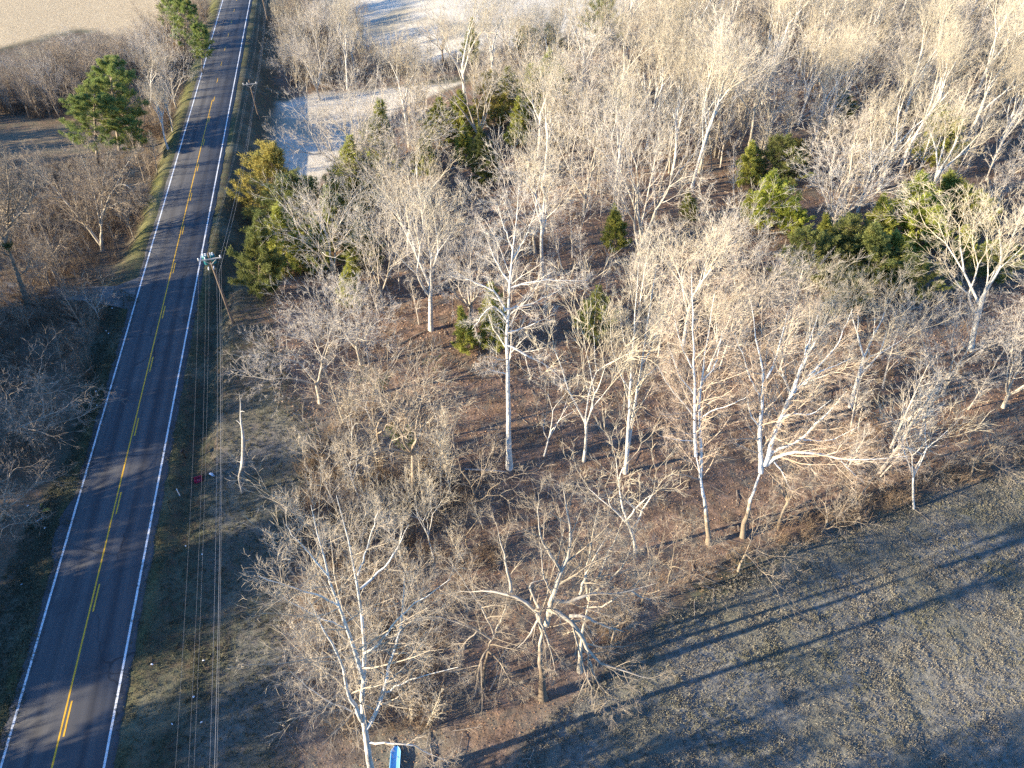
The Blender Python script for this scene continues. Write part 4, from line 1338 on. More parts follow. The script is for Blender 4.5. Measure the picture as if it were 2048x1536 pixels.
P_LMID = poly((-60, 400), (60, 370), (180, 420), (230, 520), (190, 580), (120, 700), (150, 860), (60, 960), (-60, 1000))
nA = [scatter(P_FAR, 90, 4.6, ['tall0', 'tall1', 'tall2', 'tall3', 'tall0', 'tall3', 'vase0', 'vase3'], (18, 25.5), 'pale bare trees of the far wood', wd=(0.85, 1.1)),
      scatter(P_MAIN, 80, 4.6, ['vase0', 'vase1', 'vase2', 'vase3', 'tall0', 'tall2', 'broad0', 'broad1', 'broad2', 'broad0'], (13, 20.5), 'pale bare trees of the middle wood', wd=(0.9, 1.15), avoid=(CLEAR, GAP)),
      scatter(P_STRIP, 20, 2.3, ['thick0', 'thick1', 'slim0', 'slim1', 'slim2', 'thick0'], (6, 10), 'slender trees of the thicket beside the wires'),
      scatter(P_EDGE, 12, 3.0, ['thick1', 'thick0', 'broad1'], (6, 9.5), G_EDGE, avoid=()),
      scatter(P_HEDGE, 18, 3.6, ['vase1', 'vase2', 'tall0', 'tall3', 'dull1', 'broad1'], (7, 12.5), 'hedgerow trees beyond the frosty field'),
      scatter(P_LSTRIP, 16, 3.6, ['broad1', 'vase2', 'dull0', 'dull1', 'tall3'], (8, 13), 'roadside trees left of the road'),
      scatter(P_LFAR, 18, 4.4, ['dull0', 'dull1', 'vase2', 'vase3', 'broad2'], (7, 11), 'roadside trees left of the road'),
      scatter(P_LMID, 10, 4.0, ['dull0', 'dull1', 'slim1', 'thick0'], (6, 11), 'roadside trees left of the road')]
print('scattered', nA)
byk = {}
for a in AUTO:
    lx, ly = LM[a[6]][1]
    dx, dy = a[2] - lx, a[3] - ly
    side = ('right of' if dx > 0 else 'left of') if abs(dx) > 1.6 * abs(dy) else ('in front of' if dy > 0 else 'behind')
    byk.setdefault((KIND[a[5][:-1]], side, a[6]), []).append((a[7], a))
for (kd, side, l), lst in byk.items():
    lst.sort(key=lambda t: t[0])
    for i, (_, a) in enumerate(lst):
        q, z = a[0], a[1]
        lab = kd + ' bare tree ' + side + ' ' + SHORT[l] if len(lst) == 1 else ORD[i] + ' ' + kd + ' bare tree ' + side + ' ' + SHORT[l]
        tree('bare_tree', a[5], (q[0], q[1], z), a[4], lab, 'tree', a[8], a[11], tuple(a[10]), a[9])
# ------------------------------------------------------------------ brush, litter, grass: what nobody could count
def shrub_proto(seed, n=14, h=1.6, spread=35):
    g = np.random.default_rng(seed)
    ph = g.uniform(0, 6.28, n)
    a = np.radians(g.uniform(3, spread, n))
    D = np.stack([np.sin(a) * np.cos(ph), np.sin(a) * np.sin(ph), np.cos(a)], 1)
    P = walk(g.normal(0, 0.25, (n, 3)) * [1, 1, 0], D, h * g.uniform(0.5, 1.1, n), 5, 0.14, np.full(n, 0.02), g)
    R = taperR(np.full(n, 0.013), 5, 0.5)
    out = [tubes(P, R, 3, g)]
    p, d, L, r = spawn(P, R, 6, 0.25, 1.0, (20, 60), 0.42, 0.8, g)
    P2 = walk(p, d, np.maximum(L, 0.2), 4, 0.2, np.full(len(p), 0.0), g)
    out.append(tubes(P2, taperR(np.maximum(r, 0.008), 4, 0.5), 3, g))
    V = np.concatenate([o[0] for o in out])
    F = np.concatenate([out[0][1], out[1][1] + len(out[0][0])])
    return V, F


SHR = [shrub_proto(400 + i, 14, (1.3, 1.8, 2.4, 1.0)[i], (30, 40, 28, 55)[i]) for i in range(4)]


def brush(name, P, n, m, label, smin, smax, avoid=(), dens=None, kind='stuff'):
    g = np.random.default_rng(int(abs(P[0, 1] * 3 + n)))
    lo, hi = np.maximum(P.min(0), (-150, 14)), np.minimum(P.max(0), (150, 212))
    q = g.uniform(lo, hi, (n * 30, 2))
    ok = pdist(P, q[:, 0], q[:, 1]) > 0
    for A in avoid:
        ok &= pdist(A, q[:, 0], q[:, 1]) < 0
    u, s = us(q[:, 0], q[:, 1])
    ok &= np.abs(s) > 6.5
    z = height(q[:, 0], q[:, 1])
    px, py = pix(q[:, 0], q[:, 1], z)
    ok &= (px > -60) & (px < 2110) & (py > -40)
    cl = noise(q[:, 0], q[:, 1], 7, 31, 3)
    ok &= cl + g.uniform(-0.6, 0.6, len(cl)) > -0.1
    if name == 'saplings':
        for ex, ey in EVXY:
            ok &= ~((q[:, 1] < ey + 2) & (q[:, 1] > ey - 12) & (np.abs(q[:, 0] - ex) < 3.0))
    q, z = q[ok][:n], z[ok][:n]
    G = Geo()
    for i in range(len(q)):
        V, F = SHR[g.integers(4)]
        a, s = g.uniform(0, 6.28), g.uniform(smin, smax)
        c_, s_ = math.cos(a), math.sin(a)
        W = np.stack([V[:, 0] * c_ - V[:, 1] * s_, V[:, 0] * s_ + V[:, 1] * c_, V[:, 2]], 1) * s + [q[i, 0], q[i, 1], z[i] - 0.05]
        G.add(W, F)
    tag(obj(name, G.mesh(name, m)), label, 'undergrowth', kind=kind)


brush('undergrowth', P_MAIN, 900, M_BRUSH, 'brown brush and brambles on the floor of the wood', 0.6, 1.5, avoid=(CLEAR,))
brush('undergrowth', CLEAR, 130, M_BRUSH, 'sparse brown brush in the leafy clearing', 0.4, 0.9)
brush('undergrowth', P_STRIP, 330, M_BRUSH, 'tangled brush of the thicket beside the wires', 0.7, 1.6)
brush('undergrowth', P_EDGE, 150, M_BRUSH, 'brush along the field edge of the wood', 0.6, 1.3)
brush('undergrowth', P_HEDGE, 260, M_BRUSH, 'dark brush at the foot of the hedgerow', 0.9, 1.8)
brush('undergrowth', P_LSTRIP, 460, M_BRUSH, 'brown brush on the bank left of the road', 0.8, 1.7)
brush('undergrowth', P_LFAR, 300, M_BRUSH, 'dull brush of the far thicket at left', 0.9, 1.9)
P_LNEAR = poly((-60, 320), (110, 340), (200, 320), (240, 520), (215, 560), (210, 640), (150, 850), (60, 960), (-60, 1010))
brush('undergrowth', P_LNEAR, 620, M_BRUSH, 'dull brush in shade left of the road', 0.7, 1.6)

def sap_proto(seed, h, m1=16, m2=7):
    g = np.random.default_rng(seed)
    P0 = walk(np.array([[0, 0, -0.2]]), np.array([[g.normal(0, .1), g.normal(0, .1), 1]]), np.array([h]), 6, 0.05, np.array([0.04]), g)
    R0 = taperR(np.array([0.012 * h]), 6, 0.2)
    out = [tubes(P0, R0, 4, g)]
    p, d, L, r = spawn(P0, R0, m1, 0.2, 0.98, (22, 48), 0.34, 0.5, g)
    P1 = walk(p, d, L, 5, 0.07, np.full(len(p), 0.07), g)
    R1 = taperR(np.maximum(r, 0.012), 5, 0.4)
    out.append(tubes(P1, R1, 3, g))
    p, d, L, r = spawn(P1, R1, m2, 0.15, 1.0, (16, 46), 0.55, 0.7, g)
    P2 = walk(p, d, np.maximum(L, .25), 3, 0.08, np.full(len(p), 0.04), g)
    R2 = taperR(np.maximum(r, 0.008), 3, 0.4)
    out.append(tubes(P2, R2, 3, g))
    p, d, L, r = spawn(P2, R2, 3, 0.15, 1.0, (16, 46), 0.65, 0.8, g)
    P3 = walk(p, d, np.maximum(L, .25), 3, 0.08, np.full(len(p), 0.03), g)
    out.append(tubes(P3, taperR(np.maximum(r, 0.0075), 3, 0.4), 3, g))
    n, V, F = 0, [], []
    for v, f in out:
        V.append(v)
        F.append(f + n)
        n += len(v)
    return np.vstack(V), np.vstack(F)


SHRUBS = SHR
SAPS = [sap_proto(450 + i, (6.0, 7.5, 5.0, 6.5)[i]) for i in range(4)]


def saplings(P, n, m, label, smin, smax, avoid=()):
    global SHR
    SHR = SAPS
    brush('saplings', P, n, m, label, smin, smax, avoid)
    SHR = SHRUBS


saplings(P_FAR, 290, M_PALETWIG, 'pale young trees filling the far wood', 1.0, 2.1)
saplings(P_MAIN, 540, M_GREYTWIG, 'pale young trees filling the middle wood', 0.8, 1.9, (CLEAR,))
saplings(P_STRIP, 60, M_PALETWIG, 'thin young trees of the thicket beside the wires', 0.6, 1.1)
saplings(P_HEDGE, 240, M_PALETWIG, 'thin young trees of the hedgerow', 0.6, 1.25)
saplings(P_LSTRIP, 80, M_BROWNTWIG, 'thin young trees on the bank left of the road', 0.7, 1.3)
saplings(P_LFAR, 240, M_BROWNTWIG, 'thin young trees of the far thicket at left', 0.7, 1.2)
saplings(P_LNEAR, 130, M_BROWNTWIG, 'thin young trees in shade left of the road', 0.5, 1.0)

M_LEAF, _t, _b = mat('fallen_leaves', 0.9)
_n = NT(_t)
_rp = _n.node('ShaderNodeNewGeometry').outputs['Random Per Island']
_cr = _n.node('ShaderNodeValToRGB')
_t.links.new(_rp, _cr.inputs[0])
_e = _cr.color_ramp.elements
_e[0].color, _e[1].color = (0.10, 0.055, 0.035, 1), (0.46, 0.31, 0.20, 1)
_e.new(0.5).color = (0.26, 0.145, 0.085, 1)
_t.links.new(_cr.outputs[0], _b.inputs['Base Color'])


def scatter_xy(P, n, g, avoid=(), ymax=120):
    lo, hi = np.maximum(P.min(0), (-60, 15)), np.minimum(P.max(0), (95, ymax))
    q = g.uniform(lo, hi, (n * 6, 2))
    ok = pdist(P, q[:, 0], q[:, 1]) > -0.5
    px, py = pix(q[:, 0], q[:, 1], 0)
    ok &= (px > -20) & (px < 2070) & (py < 1600)
    ok &= g.uniform(0, 1, len(q)) < np.clip(55 / q[:, 1], 0.2, 1) ** 1.2
    return q[ok][:n]


def gz(x, y):
    """height of the ground sheet itself (bilinear)"""
    i = np.clip(np.searchsorted(gx, x) - 1, 0, len(gx) - 2)
    j = np.clip(np.searchsorted(gy, y) - 1, 0, len(gy) - 2)
    fx, fy = (x - gx[i]) / (gx[i + 1] - gx[i]), (y - gy[j]) / (gy[j + 1] - gy[j])
    return (GZ[j, i] * (1 - fx) + GZ[j, i + 1] * fx) * (1 - fy) + (GZ[j + 1, i] * (1 - fx) + GZ[j + 1, i + 1] * fx) * fy


g = np.random.default_rng(77)
q = scatter_xy(Z_WOOD, 70000, g, ymax=100)
n = len(q)
sz = g.uniform(0.04, 0.09, n) * np.clip(q[:, 1] / 45, 0.8, 1.4)
nrm = norm(g.normal(0, 0.3, (n, 3)) + [0, 0, 1])
A = norm(np.cross(nrm, g.normal(0, 1, (n, 3))))
B = np.cross(nrm, A)
c = np.stack([q[:, 0], q[:, 1], gz(q[:, 0], q[:, 1]) + 0.05], 1)
V = np.stack([c - A * sz[:, None], c + B * sz[:, None] * 0.7, c + A * sz[:, None], c - B * sz[:, None] * 0.7], 1).reshape(-1, 3)
tag(obj('fallen_leaves', mk('fallen_leaves', V, np.arange(4 * n).reshape(n, 4), M_LEAF)), 'fallen brown leaves covering the floor of the wood', 'leaves', kind='stuff')

M_GRASS, _t, _b = mat('dormant_grass', 0.9)
_n = NT(_t)
_rp = _n.node('ShaderNodeNewGeometry').outputs['Random Per Island']
_pos = _n.node('ShaderNodeNewGeometry').outputs['Position']
_c = _n.mix(_rp, (0.15, 0.13, 0.098), (0.32, 0.285, 0.225))
_c = _n.mix(_n.ramp(_n.noise(0.22, 4, 0.6, _pos), 0.45, 0.65), _c, (0.175, 0.165, 0.11))
_t.links.new(_c, _b.inputs['Base Color'])
M_GRASSD, _t, _b = mat('verge_grass', 0.9)
_n = NT(_t)
_rp = _n.node('ShaderNodeNewGeometry').outputs['Random Per Island']
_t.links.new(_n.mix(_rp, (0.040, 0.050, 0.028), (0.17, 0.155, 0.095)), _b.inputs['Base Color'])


def grass(name, q, m, label, lmin, lmax, wd, per, g, lean=0.7):
    n = len(q)
    c = np.repeat(np.stack([q[:, 0], q[:, 1], gz(q[:, 0], q[:, 1])], 1), per, 0) + g.normal(0, 0.07, (n * per, 3)) * [1, 1, 0]
    k = (noise(c[:, 0], c[:, 1], 1.6, 51, 3) + 1) * 0.5
    D = np.repeat(norm(g.normal(0, 1, (n, 3)) * [1, 1, 0]), per, 0) * lean + g.normal(0, 0.45, (n * per, 3)) + [0, 0, 0.9]
    L = g.uniform(lmin, lmax, n * per) * (0.5 + k)
    V, F = blades(c, D, L, L * wd, g)
    tag(obj(name, mk(name, V, F, m)), label, 'grass', kind='stuff')


P_FIELDV = poly((1065, 1480), (1180, 1385), (1330, 1245), (1560, 1115), (1850, 1000), (2048, 940), (2300, 900), (2300, 1650), (1000, 1650))
grass('field_grass', scatter_xy(P_FIELDV, 26000, g), M_GRASS, 'tufted dormant grass of the field', 0.09, 0.20, 0.22, 7, g)
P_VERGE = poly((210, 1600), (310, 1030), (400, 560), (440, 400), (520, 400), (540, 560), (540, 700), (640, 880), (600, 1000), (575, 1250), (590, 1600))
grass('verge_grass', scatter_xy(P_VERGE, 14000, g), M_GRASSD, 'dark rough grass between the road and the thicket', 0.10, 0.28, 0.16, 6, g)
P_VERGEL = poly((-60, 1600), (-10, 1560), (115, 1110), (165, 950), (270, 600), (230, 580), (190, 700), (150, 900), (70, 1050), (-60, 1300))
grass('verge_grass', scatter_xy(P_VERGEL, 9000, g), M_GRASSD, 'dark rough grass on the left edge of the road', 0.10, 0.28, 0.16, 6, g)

# dead sticks on the floor of the wood
def sticks(P, n, label, g):
    q = scatter_xy(P, n, g, ymax=110)
    n = len(q)
    a = g.uniform(0, 6.28, n)
    c = np.stack([q[:, 0], q[:, 1], gz(q[:, 0], q[:, 1]) + 0.05], 1)
    pp = walk(c, np.stack([np.cos(a), np.sin(a), np.full(n, 0.06)], 1), g.uniform(0.6, 3.2, n), 5, 0.10, np.full(n, 0.0), g)
    pp[:, :, 2] = gz(pp[:, :, 0].ravel(), pp[:, :, 1].ravel()).reshape(n, 5) + 0.06 + g.uniform(0, 0.12, (n, 1)) * np.linspace(0, 1, 5)
    r = g.uniform(0.012, 0.05, n)
    G = Geo()
    G.add(*tubes(pp, taperR(r, 5, 0.4), 5, g))
    p2, d2, L2, r2 = spawn(pp, taperR(r, 5, 0.4), 3, 0.3, 0.95, (25, 55), 0.4, 0.6, g)
    d2[:, 2] = np.abs(d2[:, 2]) * 0.4
    G.add(*tubes(walk(p2, d2, np.maximum(L2, .2), 4, 0.12, np.full(len(p2), -0.02), g), taperR(np.maximum(r2, .008), 4, 0.4), 3, g))
    tag(obj('fallen_branches', G.mesh('fallen_branches', M_STICK)), label, 'branches', kind='stuff')


M_STICK = simple('dead_sticks', (0.30, 0.25, 0.20), 0.9, 0.45, 1.5)
sticks(Z_WOOD, 800, 'fallen branches strewn over the floor of the wood', g)

# woods beyond the frame at left, whose shade falls across the road
def far_stand(spots, name, label):
    global TWIGF
    TWIGF = 1.9
    G = Geo()
    for (x, y, H, k) in spots:
        gg = np.random.default_rng(int(abs(x * 31 + y * 7)))
        P0 = walk(np.array([[x, y, -0.3]]), np.array([[gg.normal(0, .04), gg.normal(0, .04), 1]]), np.array([H]), 8, 0.05, np.array([0.03]), gg)
        R0 = taperR(np.array([0.24]), 8, 0.15)
        G.add(*tubes(P0, R0, 6, gg))
        p, d, L, r = spawn(P0, R0, 26, 0.15, 0.98, (30, 60), 0.36, 0.5, gg)
        P1 = walk(p, d, L, 6, 0.12, np.full(len(p), 0.07), gg)
        R1 = taperR(np.maximum(r, 0.03), 6, 0.3)
        G.add(*tubes(P1, R1, 4, gg))
        fine(P1, R1, [(7, 0.15, 1.0, (25, 58), 0.5, 0.7, 4, 0.15, 0.03, 3), (k, 0.1, 1.0, (25, 60), 0.55, 0.9, 3, 0.16, 0.0, 3)], gg, G)
    TWIGF = 1.0
    tag(obj(name, G.mesh(name, M_BROWN)), label, 'woods', kind='stuff')


g = np.random.default_rng(91)
spots = []
CT, ST = math.cos(SUN_HEAD), math.sin(SUN_HEAD)
# w = distance across the light: belts of dense trees with gaps between them
for w0, w1, n, a0, a1, h0, h1 in [(-22, 8.8, 40, -45, -4, 14, 21), (7, 9, 4, -30, -10, 14, 18), (13.4, 16, 5, -21, -9, 9, 12), (14, 18, 9, -80, -42, 13, 20), (23, 28, 18, -95, -45, 13, 20), (33.2, 43.4, 48, -95, -45, 13, 20), (47.4, 51.3, 16, -95, -45, 13, 20), (55.5, 68, 52, -90, -44, 10, 17), (68, 86, 60, -100, -44, 12, 18), (86, 126, 25, -98, -72, 9, 12), (126, 162, 40, -115, -68, 9, 13)]:
    for i in range(n):
        ww = g.uniform(w0, w1)
        a = g.uniform(a0, a1)                 # distance along the light
        x, y = a * ST - ww * CT, a * CT + ww * ST
        px, py = pix(x, y, 0)
        if px > -70 and py < 1700 or y > 12 and px > -70:
            continue
        if abs(us(x, y)[1]) > 7:
            spots.append((x, y, g.uniform(h0, h1), 6))
far_stand(spots, 'woods', 'brown leafless woods left of the road outside the picture')

# ------------------------------------------------------------------ utility poles and wires
M_POLE = simple('weathered_pole', (0.17, 0.125, 0.09), 0.9, 0.35, 2.5)
M_ARM = simple('crossarm_wood', (0.42, 0.38, 0.33), 0.9, 0.2, 4)
M_TEAL = simple('teal_tank_paint', (0.02, 0.15, 0.165), 0.5, 0.25, 5)
M_CERAM = simple('white_ceramic', (0.78, 0.78, 0.76), 0.35, 0.06, 6, 0.5)
M_WIRE = simple('aluminium_wire', (0.26, 0.25, 0.24), 0.5, 0.15, 2)
M_CABLE = simple('cable_sheath', (0.30, 0.30, 0.31), 0.6, 0.15, 2)


def utility_pole(base, H, head, label, transformer=False, lean=0.0):
    """head: direction of the line in radians, arm at right angles"""
    e = empty('utility_pole', base, -head, 1.0, (lean, 0))
    tag(e, label, 'utility pole', 'wooden utility poles beside the road')
    G = Geo()
    G.tube([(0, 0, -1.0), (0, 0, H * 0.5), (0, 0, H)], [0.17, 0.145, 0.115], 12)
    obj('shaft', G.mesh('shaft', M_POLE, True), e)
    G = Geo()
    G.box((0, -0.14, H - 0.7), (2.5, 0.11, 0.13))
    for sx in (-1, 1):
        G.tube([(sx * 0.75, -0.16, H - 0.72), (0, -0.16, H - 1.35)], 0.03, 5)
    obj('crossarm', G.mesh('crossarm', M_ARM), e)
    for sx in (-1.15, -0.45, 1.15):
        G = Geo()
        G.tube([(sx, -0.14, H - 0.64), (sx, -0.14, H - 0.55), (sx, -0.14, H - 0.50), (sx, -0.14, H - 0.42), (sx, -0.14, H - 0.38)], [0.03, 0.075, 0.045, 0.075, 0.03], 8)
        obj('insulator', G.mesh('insulator', M_CERAM, True), e)
    if transformer:
        for sx in (-0.42, 0.30):
            G = Geo()
            G.tube([(sx - .1, 0.42, H - 1.55), (sx - .1, 0.42, H - 1.50), (sx - .1, 0.42, H - 0.62), (sx - .1, 0.42, H - 0.56), (sx - .1, 0.42, H - 0.50)], [0.27, 0.30, 0.30, 0.32, 0.12], 16)
            o = obj('transformer', G.mesh('transformer', M_TEAL, True), e)
            for dx in (-0.12, 0.12):
                G = Geo()
                G.tube([(sx - .1 + dx, 0.36, H - 0.54), (sx - .1 + dx, 0.36, H - 0.42), (sx - .1 + dx, 0.36, H - 0.36), (sx - .1 + dx, 0.36, H - 0.24)], [0.075, 0.095, 0.06, 0.085], 8)
                obj('bushing', G.mesh('bushing', M_CERAM, True), o)
        for sx in (-0.45, 0.1):
            G = Geo()
            G.tube([(sx, -0.30, H - 1.9), (sx + 0.10, -0.42, H - 1.5)], [0.07, 0.07], 8)
            G.box((sx + 0.05, -0.28, H - 1.7), (0.08, 0.22, 0.06))
            obj('cutout', G.mesh('cutout', M_CERAM, True), e)
    else:
        G = Geo()
        G.box((0.14, 0, H - 2.2), (0.14, 0.12, 0.22))
        obj('bracket', G.mesh('bracket', M_ARM), e)
    return e


p1, p2, p3 = ground(466, 646), ground(519, 240), ground(538, 52)
H1 = top_height(p1, 506)
H2 = top_height(p2, 160)
H3 = H2
p0 = np.array([-15.9, 6.5, float(height(-15.9, 6.5))])
p4 = p3 + (p3 - p2)
p4[2] = float(height(p4[0], p4[1]))
heads = [math.atan2(b[0] - a[0], b[1] - a[1]) for a, b in ((p0, p1), (p0, p2), (p1, p3), (p2, p4), (p3, p4))]
utility_pole(p1, H1, heads[1], 'dark utility pole with teal transformers near the gravel driveway', True, lean=-0.015)
utility_pole(p2, H2, heads[2], 'pale utility pole with crossarm beside the frosty field', False, lean=-0.02)
utility_pole(p3, H3, heads[3], 'pale utility pole at the top edge beside the hedgerow', False, lean=-0.02)
utility_pole(p0, H1, heads[0], 'utility pole just below the bottom edge holding the near wires', False)
POL = [(p0, H1, heads[0]), (p1, H1, heads[1]), (p2, H2, heads[2]), (p3, H3, heads[3]), (p4, H3, heads[4])]
for off, dz, r, m, sag, lab in [
    (-1.15, -0.36, 0.0058, M_WIRE, 1.0, 'power wire nearest the road, strung from the crossarm left ends'),
    (-0.45, -0.36, 0.0058, M_WIRE, 1.15, 'power wire second from the road'),
    (0.02, 0.03, 0.0058, M_WIRE, 0.9, 'power wire running over the pole tops'),
    (1.15, -0.36, 0.0058, M_WIRE, 1.0, 'power wire on the crossarm right ends'),
    (0.20, -2.15, 0.0075, M_CABLE, 1.2, 'upper communication cable of the low bundle'),
    (0.34, -2.6, 0.009, M_CABLE, 1.3, 'lower communication cable of the low bundle'),
]:
    G = Geo()
    for (a, Ha, ha), (b, Hb, hb) in zip(POL[:-1], POL[1:]):
        A = a + np.array([off * math.cos(ha), -off * math.sin(ha), Ha + dz])
        B = b + np.array([off * math.cos(hb), -off * math.sin(hb), Hb + dz])
        t = np.linspace(0, 1, 22)[:, None]
        P = A + (B - A) * t
        P[:, 2] -= sag * 4 * (t * (1 - t))[:, 0]
        G.tube(P, r, 5)
    tag(obj('overhead_wire', G.mesh('overhead_wire', m)), lab, 'wire', 'overhead wires along the road')

# ------------------------------------------------------------------ small things on the ground
def on(px, py, dz=0.0):
    b = ground(px, py)
    b[2] = float(gz(b[0], b[1])) + dz
    return b


M_RED = simple('red_plastic', (0.36, 0.02, 0.06), 0.45, 0.25, 8, 0.4)
M_WHT = simple('white_plastic', (0.80, 0.80, 0.80), 0.5, 0.08, 4, 0.4)
M_BLK = simple('black_paint', (0.015, 0.016, 0.018), 0.45, 0.3, 5, 0.4)
M_YEL = simple('yellow_plastic', (0.36, 0.24, 0.035), 0.5, 0.3, 4, 0.4)
M_BLUE = simple('light_blue_paint', (0.22, 0.52, 0.82), 0.5, 0.22, 3, 0.4)

# red crate: base, four slatted sides
b = on(398, 962)
e = empty('crate', b, 0.35)
tag(e, 'red plastic crate lying on the grass verge under the wires', 'crate')
G = Geo()
G.box((0, 0, 0.04), (0.66, 0.5, 0.03))
for zz in (0.14, 0.26, 0.38):
    G.box((0, -0.25, zz), (0.66, 0.025, 0.08))
    G.box((0, 0.25, zz), (0.66, 0.025, 0.08))
    G.box((-0.32, 0, zz), (0.025, 0.47, 0.08))
    G.box((0.32, 0, zz), (0.025, 0.47, 0.08))
for sx in (-1, 1):
    for sy in (-1, 1):
        G.box((sx * 0.335, sy * 0.255, 0.22), (0.05, 0.05, 0.44))
obj('frame', G.mesh('frame', M_RED), e)
G = Geo()
G.box((-0.08, -0.05, 0.072), (0.34, 0.05, 0.02), 0.1)
G.box((-0.02, 0.08, 0.075), (0.26, 0.04, 0.02), -0.05)
obj('paper_scrap', G.mesh('paper_scrap', M_WHT), e)


def sheet(name, base, L, W, m, label, cat, rz, bend=0.1, seed=0):
    g = np.random.default_rng(seed)
    nx, ny = 9, 6
    X, Y = np.meshgrid(np.linspace(-1, 1, nx), np.linspace(-1, 1, ny))
    Wd = W / 2 * (1 - 0.55 * np.abs(X) ** 3)
    Z = bend * (1 - X ** 2) + 0.05 * g.normal(0, 1, X.shape) * min(1, L) + 0.05
    V0 = np.stack([X * L / 2, Y * Wd, Z], -1).reshape(-1, 3)
    V = np.vstack([V0, V0 - [0, 0, 0.012]])
    i = np.arange(nx * ny).reshape(ny, nx)
    F = np.stack([i[:-1, :-1], i[:-1, 1:], i[1:, 1:], i[1:, :-1]], -1).reshape(-1, 4)
    n0 = nx * ny
    per = list(i[0, :]) + list(i[1:, -1]) + list(i[-1, -2::-1]) + list(i[-2:0:-1, 0])
    S = [(per[k], per[(k + 1) % len(per)], per[(k + 1) % len(per)] + n0, per[k] + n0) for k in range(len(per))]
    F = np.vstack([F, F[:, ::-1] + n0, np.array(S)[:, ::-1]])
    o = obj(name, mk(name, V, F, m, smooth=True))
    o.location = tuple(base)
    o.rotation_euler = (0, 0, rz)
    return tag(o, label, cat)


sheet('plastic_sheet', on(424, 950), 0.78, 0.26, M_WHT, 'crumpled white sheet on the grass right of the red crate', 'sheet', -0.55, 0.08, 1)
sheet('plastic_sheet', on(95, 1022), 0.95, 0.34, M_YEL, 'bent yellow plastic piece lying in the left verge', 'debris', 0.1, 0.18, 2)
sheet('plastic_sheet', on(83, 1012), 0.62, 0.18, M_YEL, 'narrow yellow strip beside the bent yellow piece', 'debris', 1.9, 0.08, 3)

b = on(360, 992)
e = empty('marker_post', b, 0, 1, (0.02, 0.02))
tag(e, 'short white marker post in the verge near the red crate', 'marker post')
G = Geo()
G.tube([(0, 0, -0.2), (0, 0, 1.0)], 0.045, 10)
obj('tube', G.mesh('tube', M_WHT, True), e)
G = Geo()
G.tube([(0, 0, 1.0), (0, 0, 1.05), (0, 0, 1.09)], [0.055, 0.055, 0.02], 10)
obj('cap', G.mesh('cap', M_WHT, True), e)

b = on(371, 917)
e = empty('mailbox', b, -0.2)
tag(e, 'small black mailbox on a post at the right road shoulder', 'mailbox')
G = Geo()
G.box((0, 0, 0.5), (0.1, 0.1, 1.1))
G.box((0, 0.05, 0.98), (0.09, 0.45, 0.06))
obj('post', G.mesh('post', M_BLK), e)
G = Geo()
prof = [(-.09, 0), (.09, 0), (.09, .1), (.065, .17), (0, .2), (-.065, .17), (-.09, .1)]
V = [(x, y, 1.03 + z) for y in (-0.24, 0.24) for x, z in prof] + [(0, -0.24, 1.12), (0, 0.24, 1.12)]
F = [(i, (i + 1) % 7, 7 + (i + 1) % 7, 7 + i) for i in range(7)]
me = bpy.data.meshes.new('box')
me.from_pydata(V, [], F + [tuple(range(6, -1, -1)), tuple(range(7, 14))])
me.materials.append(M_BLK)
obj('box', me, e)

# blue board: long shallow tray with raised rims and a rounded upper end
g1, g2 = on(793, 1494), on(786, 1600)
rz = math.atan2(g2[1] - g1[1], g2[0] - g1[0])
L = float(np.hypot(*(g2 - g1)[:2]))
secs = []
n = 16
for i in range(n + 1):
    t = i / n
    wv = 0.36 * math.sqrt(max(0.05, 1 - max(0, 1 - t * 7) ** 2))
    row = [(-wv, 0.16), (-wv * 0.93, 0.17), (-wv * 0.80, 0.06), (0, 0.04), (wv * 0.80, 0.06), (wv * 0.93, 0.17), (wv, 0.16), (wv * 0.9, 0.0), (0, -0.02), (-wv * 0.9, 0.0)]
    secs.append([(t * L, y, z) for y, z in row])
V = np.array(secs).reshape(-1, 3)
k = 10
F = [(i * k + j, i * k + (j + 1) % k, (i + 1) * k + (j + 1) % k, (i + 1) * k + j) for i in range(n) for j in range(k)]
me = bpy.data.meshes.new('blue_board')
me.from_pydata(V.tolist(), [], F + [tuple(range(k)), tuple(range(n * k + k - 1, n * k - 1, -1))])
me.materials.append(M_BLUE)
o = obj('blue_board', me)
o.location = (g1[0], g1[1], g1[2] + 0.12)
o.rotation_euler = (0, 0, rz)
tag(o, 'long light blue board lying on leaves under the white sycamore', 'board')

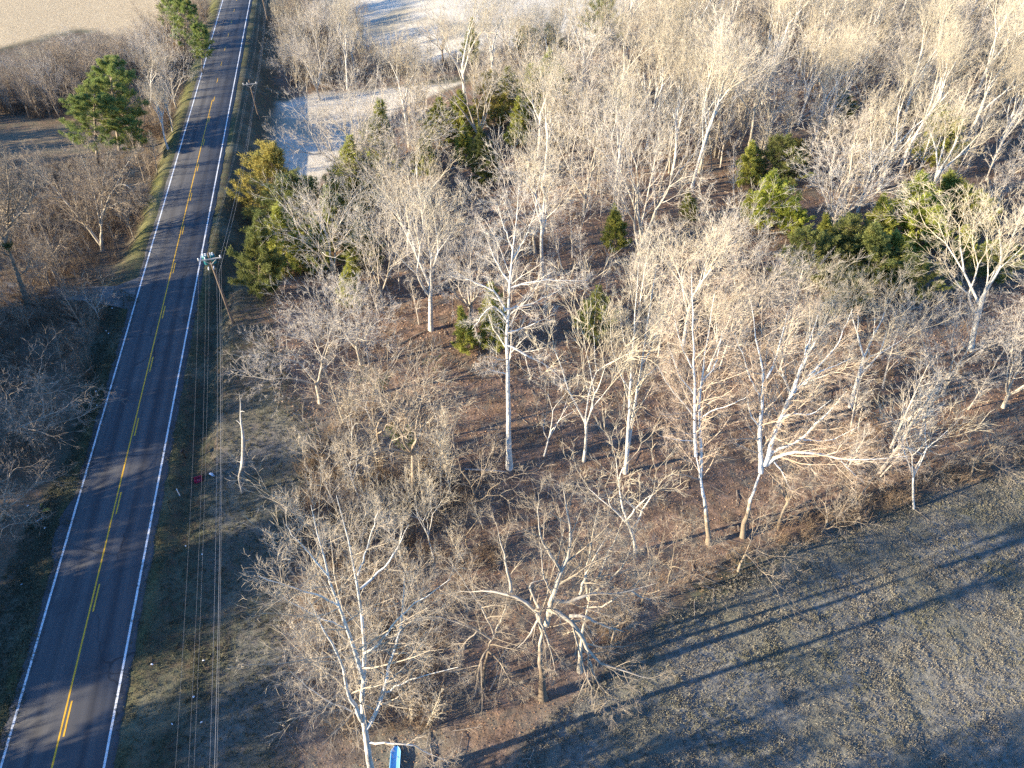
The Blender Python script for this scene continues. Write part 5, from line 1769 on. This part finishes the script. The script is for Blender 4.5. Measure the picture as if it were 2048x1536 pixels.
# dead snag under the wires
b = ground(484, 986)
pp = [((484, 986), 0), ((481, 968), 0), ((476, 961), .05), ((479, 945), .05), ((484, 938), 0), ((486, 915), 0), ((487, 880), 0), ((485, 858), 0), ((481, 843), -.1), ((481, 822), -.1), ((482, 800), 0), ((478, 783), .1)]
pts = np.array([at_y(p[0], p[1], b[1] + o_) - b for p, o_ in pp])
pts[0] = (0, 0, -0.3)
e = empty('dead_tree', b)
tag(e, 'broken grey dead trunk with peeling bark under the wires', 'dead tree')
G = Geo()
G.tube(smooth_path(pts, 26), np.interp(np.linspace(0, 1, 26), [0, .12, .25, .3, .55, .68, .75, .9, 1], [.14, .10, .11, .16, .17, .11, .07, .05, .02]), 9)
obj('trunk', G.mesh('trunk', M_DEAD, True), e)
for (t, dx, dy, dz) in ((14, .9, .2, .3), (18, -.5, .3, .5), (21, .5, -.3, .5), (9, -.6, .2, -.2)):
    s0 = smooth_path(pts, 26)[t]
    G = Geo()
    G.tube([s0, s0 + np.array([dx, dy, dz]) * 0.5, s0 + np.array([dx, dy, dz * 0.6])], [0.05, 0.035, 0.012], 5)
    obj('branch_stub', G.mesh('branch_stub', M_DEAD, True), e)

# scraps of litter
g = np.random.default_rng(14)
for px, py in [(213, 663), (218, 668), (193, 784), (197, 792), (195, 812), (201, 843), (91, 1057), (57, 1013), (44, 1170), (408, 1322), (305, 1330), (388, 1395), (345, 1449), (404, 1446), (405, 1110), (372, 1093), (225, 618)]:
    o = sheet('litter_scrap', on(px, py, 0.06), g.uniform(0.10, 0.22), g.uniform(0.06, 0.14), M_WHT, 'small pale scrap of litter in the grass beside the road', 'litter', g.uniform(0, 3), 0.04, px)
    o['group'] = 'scraps of litter beside the road'
G = Geo()
p = on(80, 1040)
G.tube([(-0.28, -0.3, 0.06), (0.0, 0.0, 0.09), (0.28, 0.32, 0.07)], 0.03, 6)
o = obj('stick', G.mesh('stick', M_WHT))
o.location = tuple(p)
tag(o, 'thin white stick on the dark ground below the yellow pieces', 'stick')

# fallen logs
for i, (a, b, r, lab) in enumerate([((640, 655), (735, 668), 0.12, 'fallen log on the litter behind the fan shaped pale tree'), ((930, 940), (1012, 945), 0.11, 'pale fallen log at the foot of the tallest white trunk'),
                                    ((800, 690), (868, 655), 0.10, 'thin fallen log on reddish leaves by the clear white trunk'), ((822, 1165), (868, 1120), 0.14, 'dark fallen log lying in the lower thicket')]):
    A, B = on(*a, 0.12), on(*b, 0.12)
    G = Geo()
    P = smooth_path([A, (A + B) / 2 + [0, 0, .08], B], 8)
    G.tube(P, np.linspace(r, r * 0.5, 8), 8)
    o = obj('fallen_log', G.mesh('fallen_log', M_DEAD if i == 1 else M_BROWN, True))
    tag(o, lab, 'log')
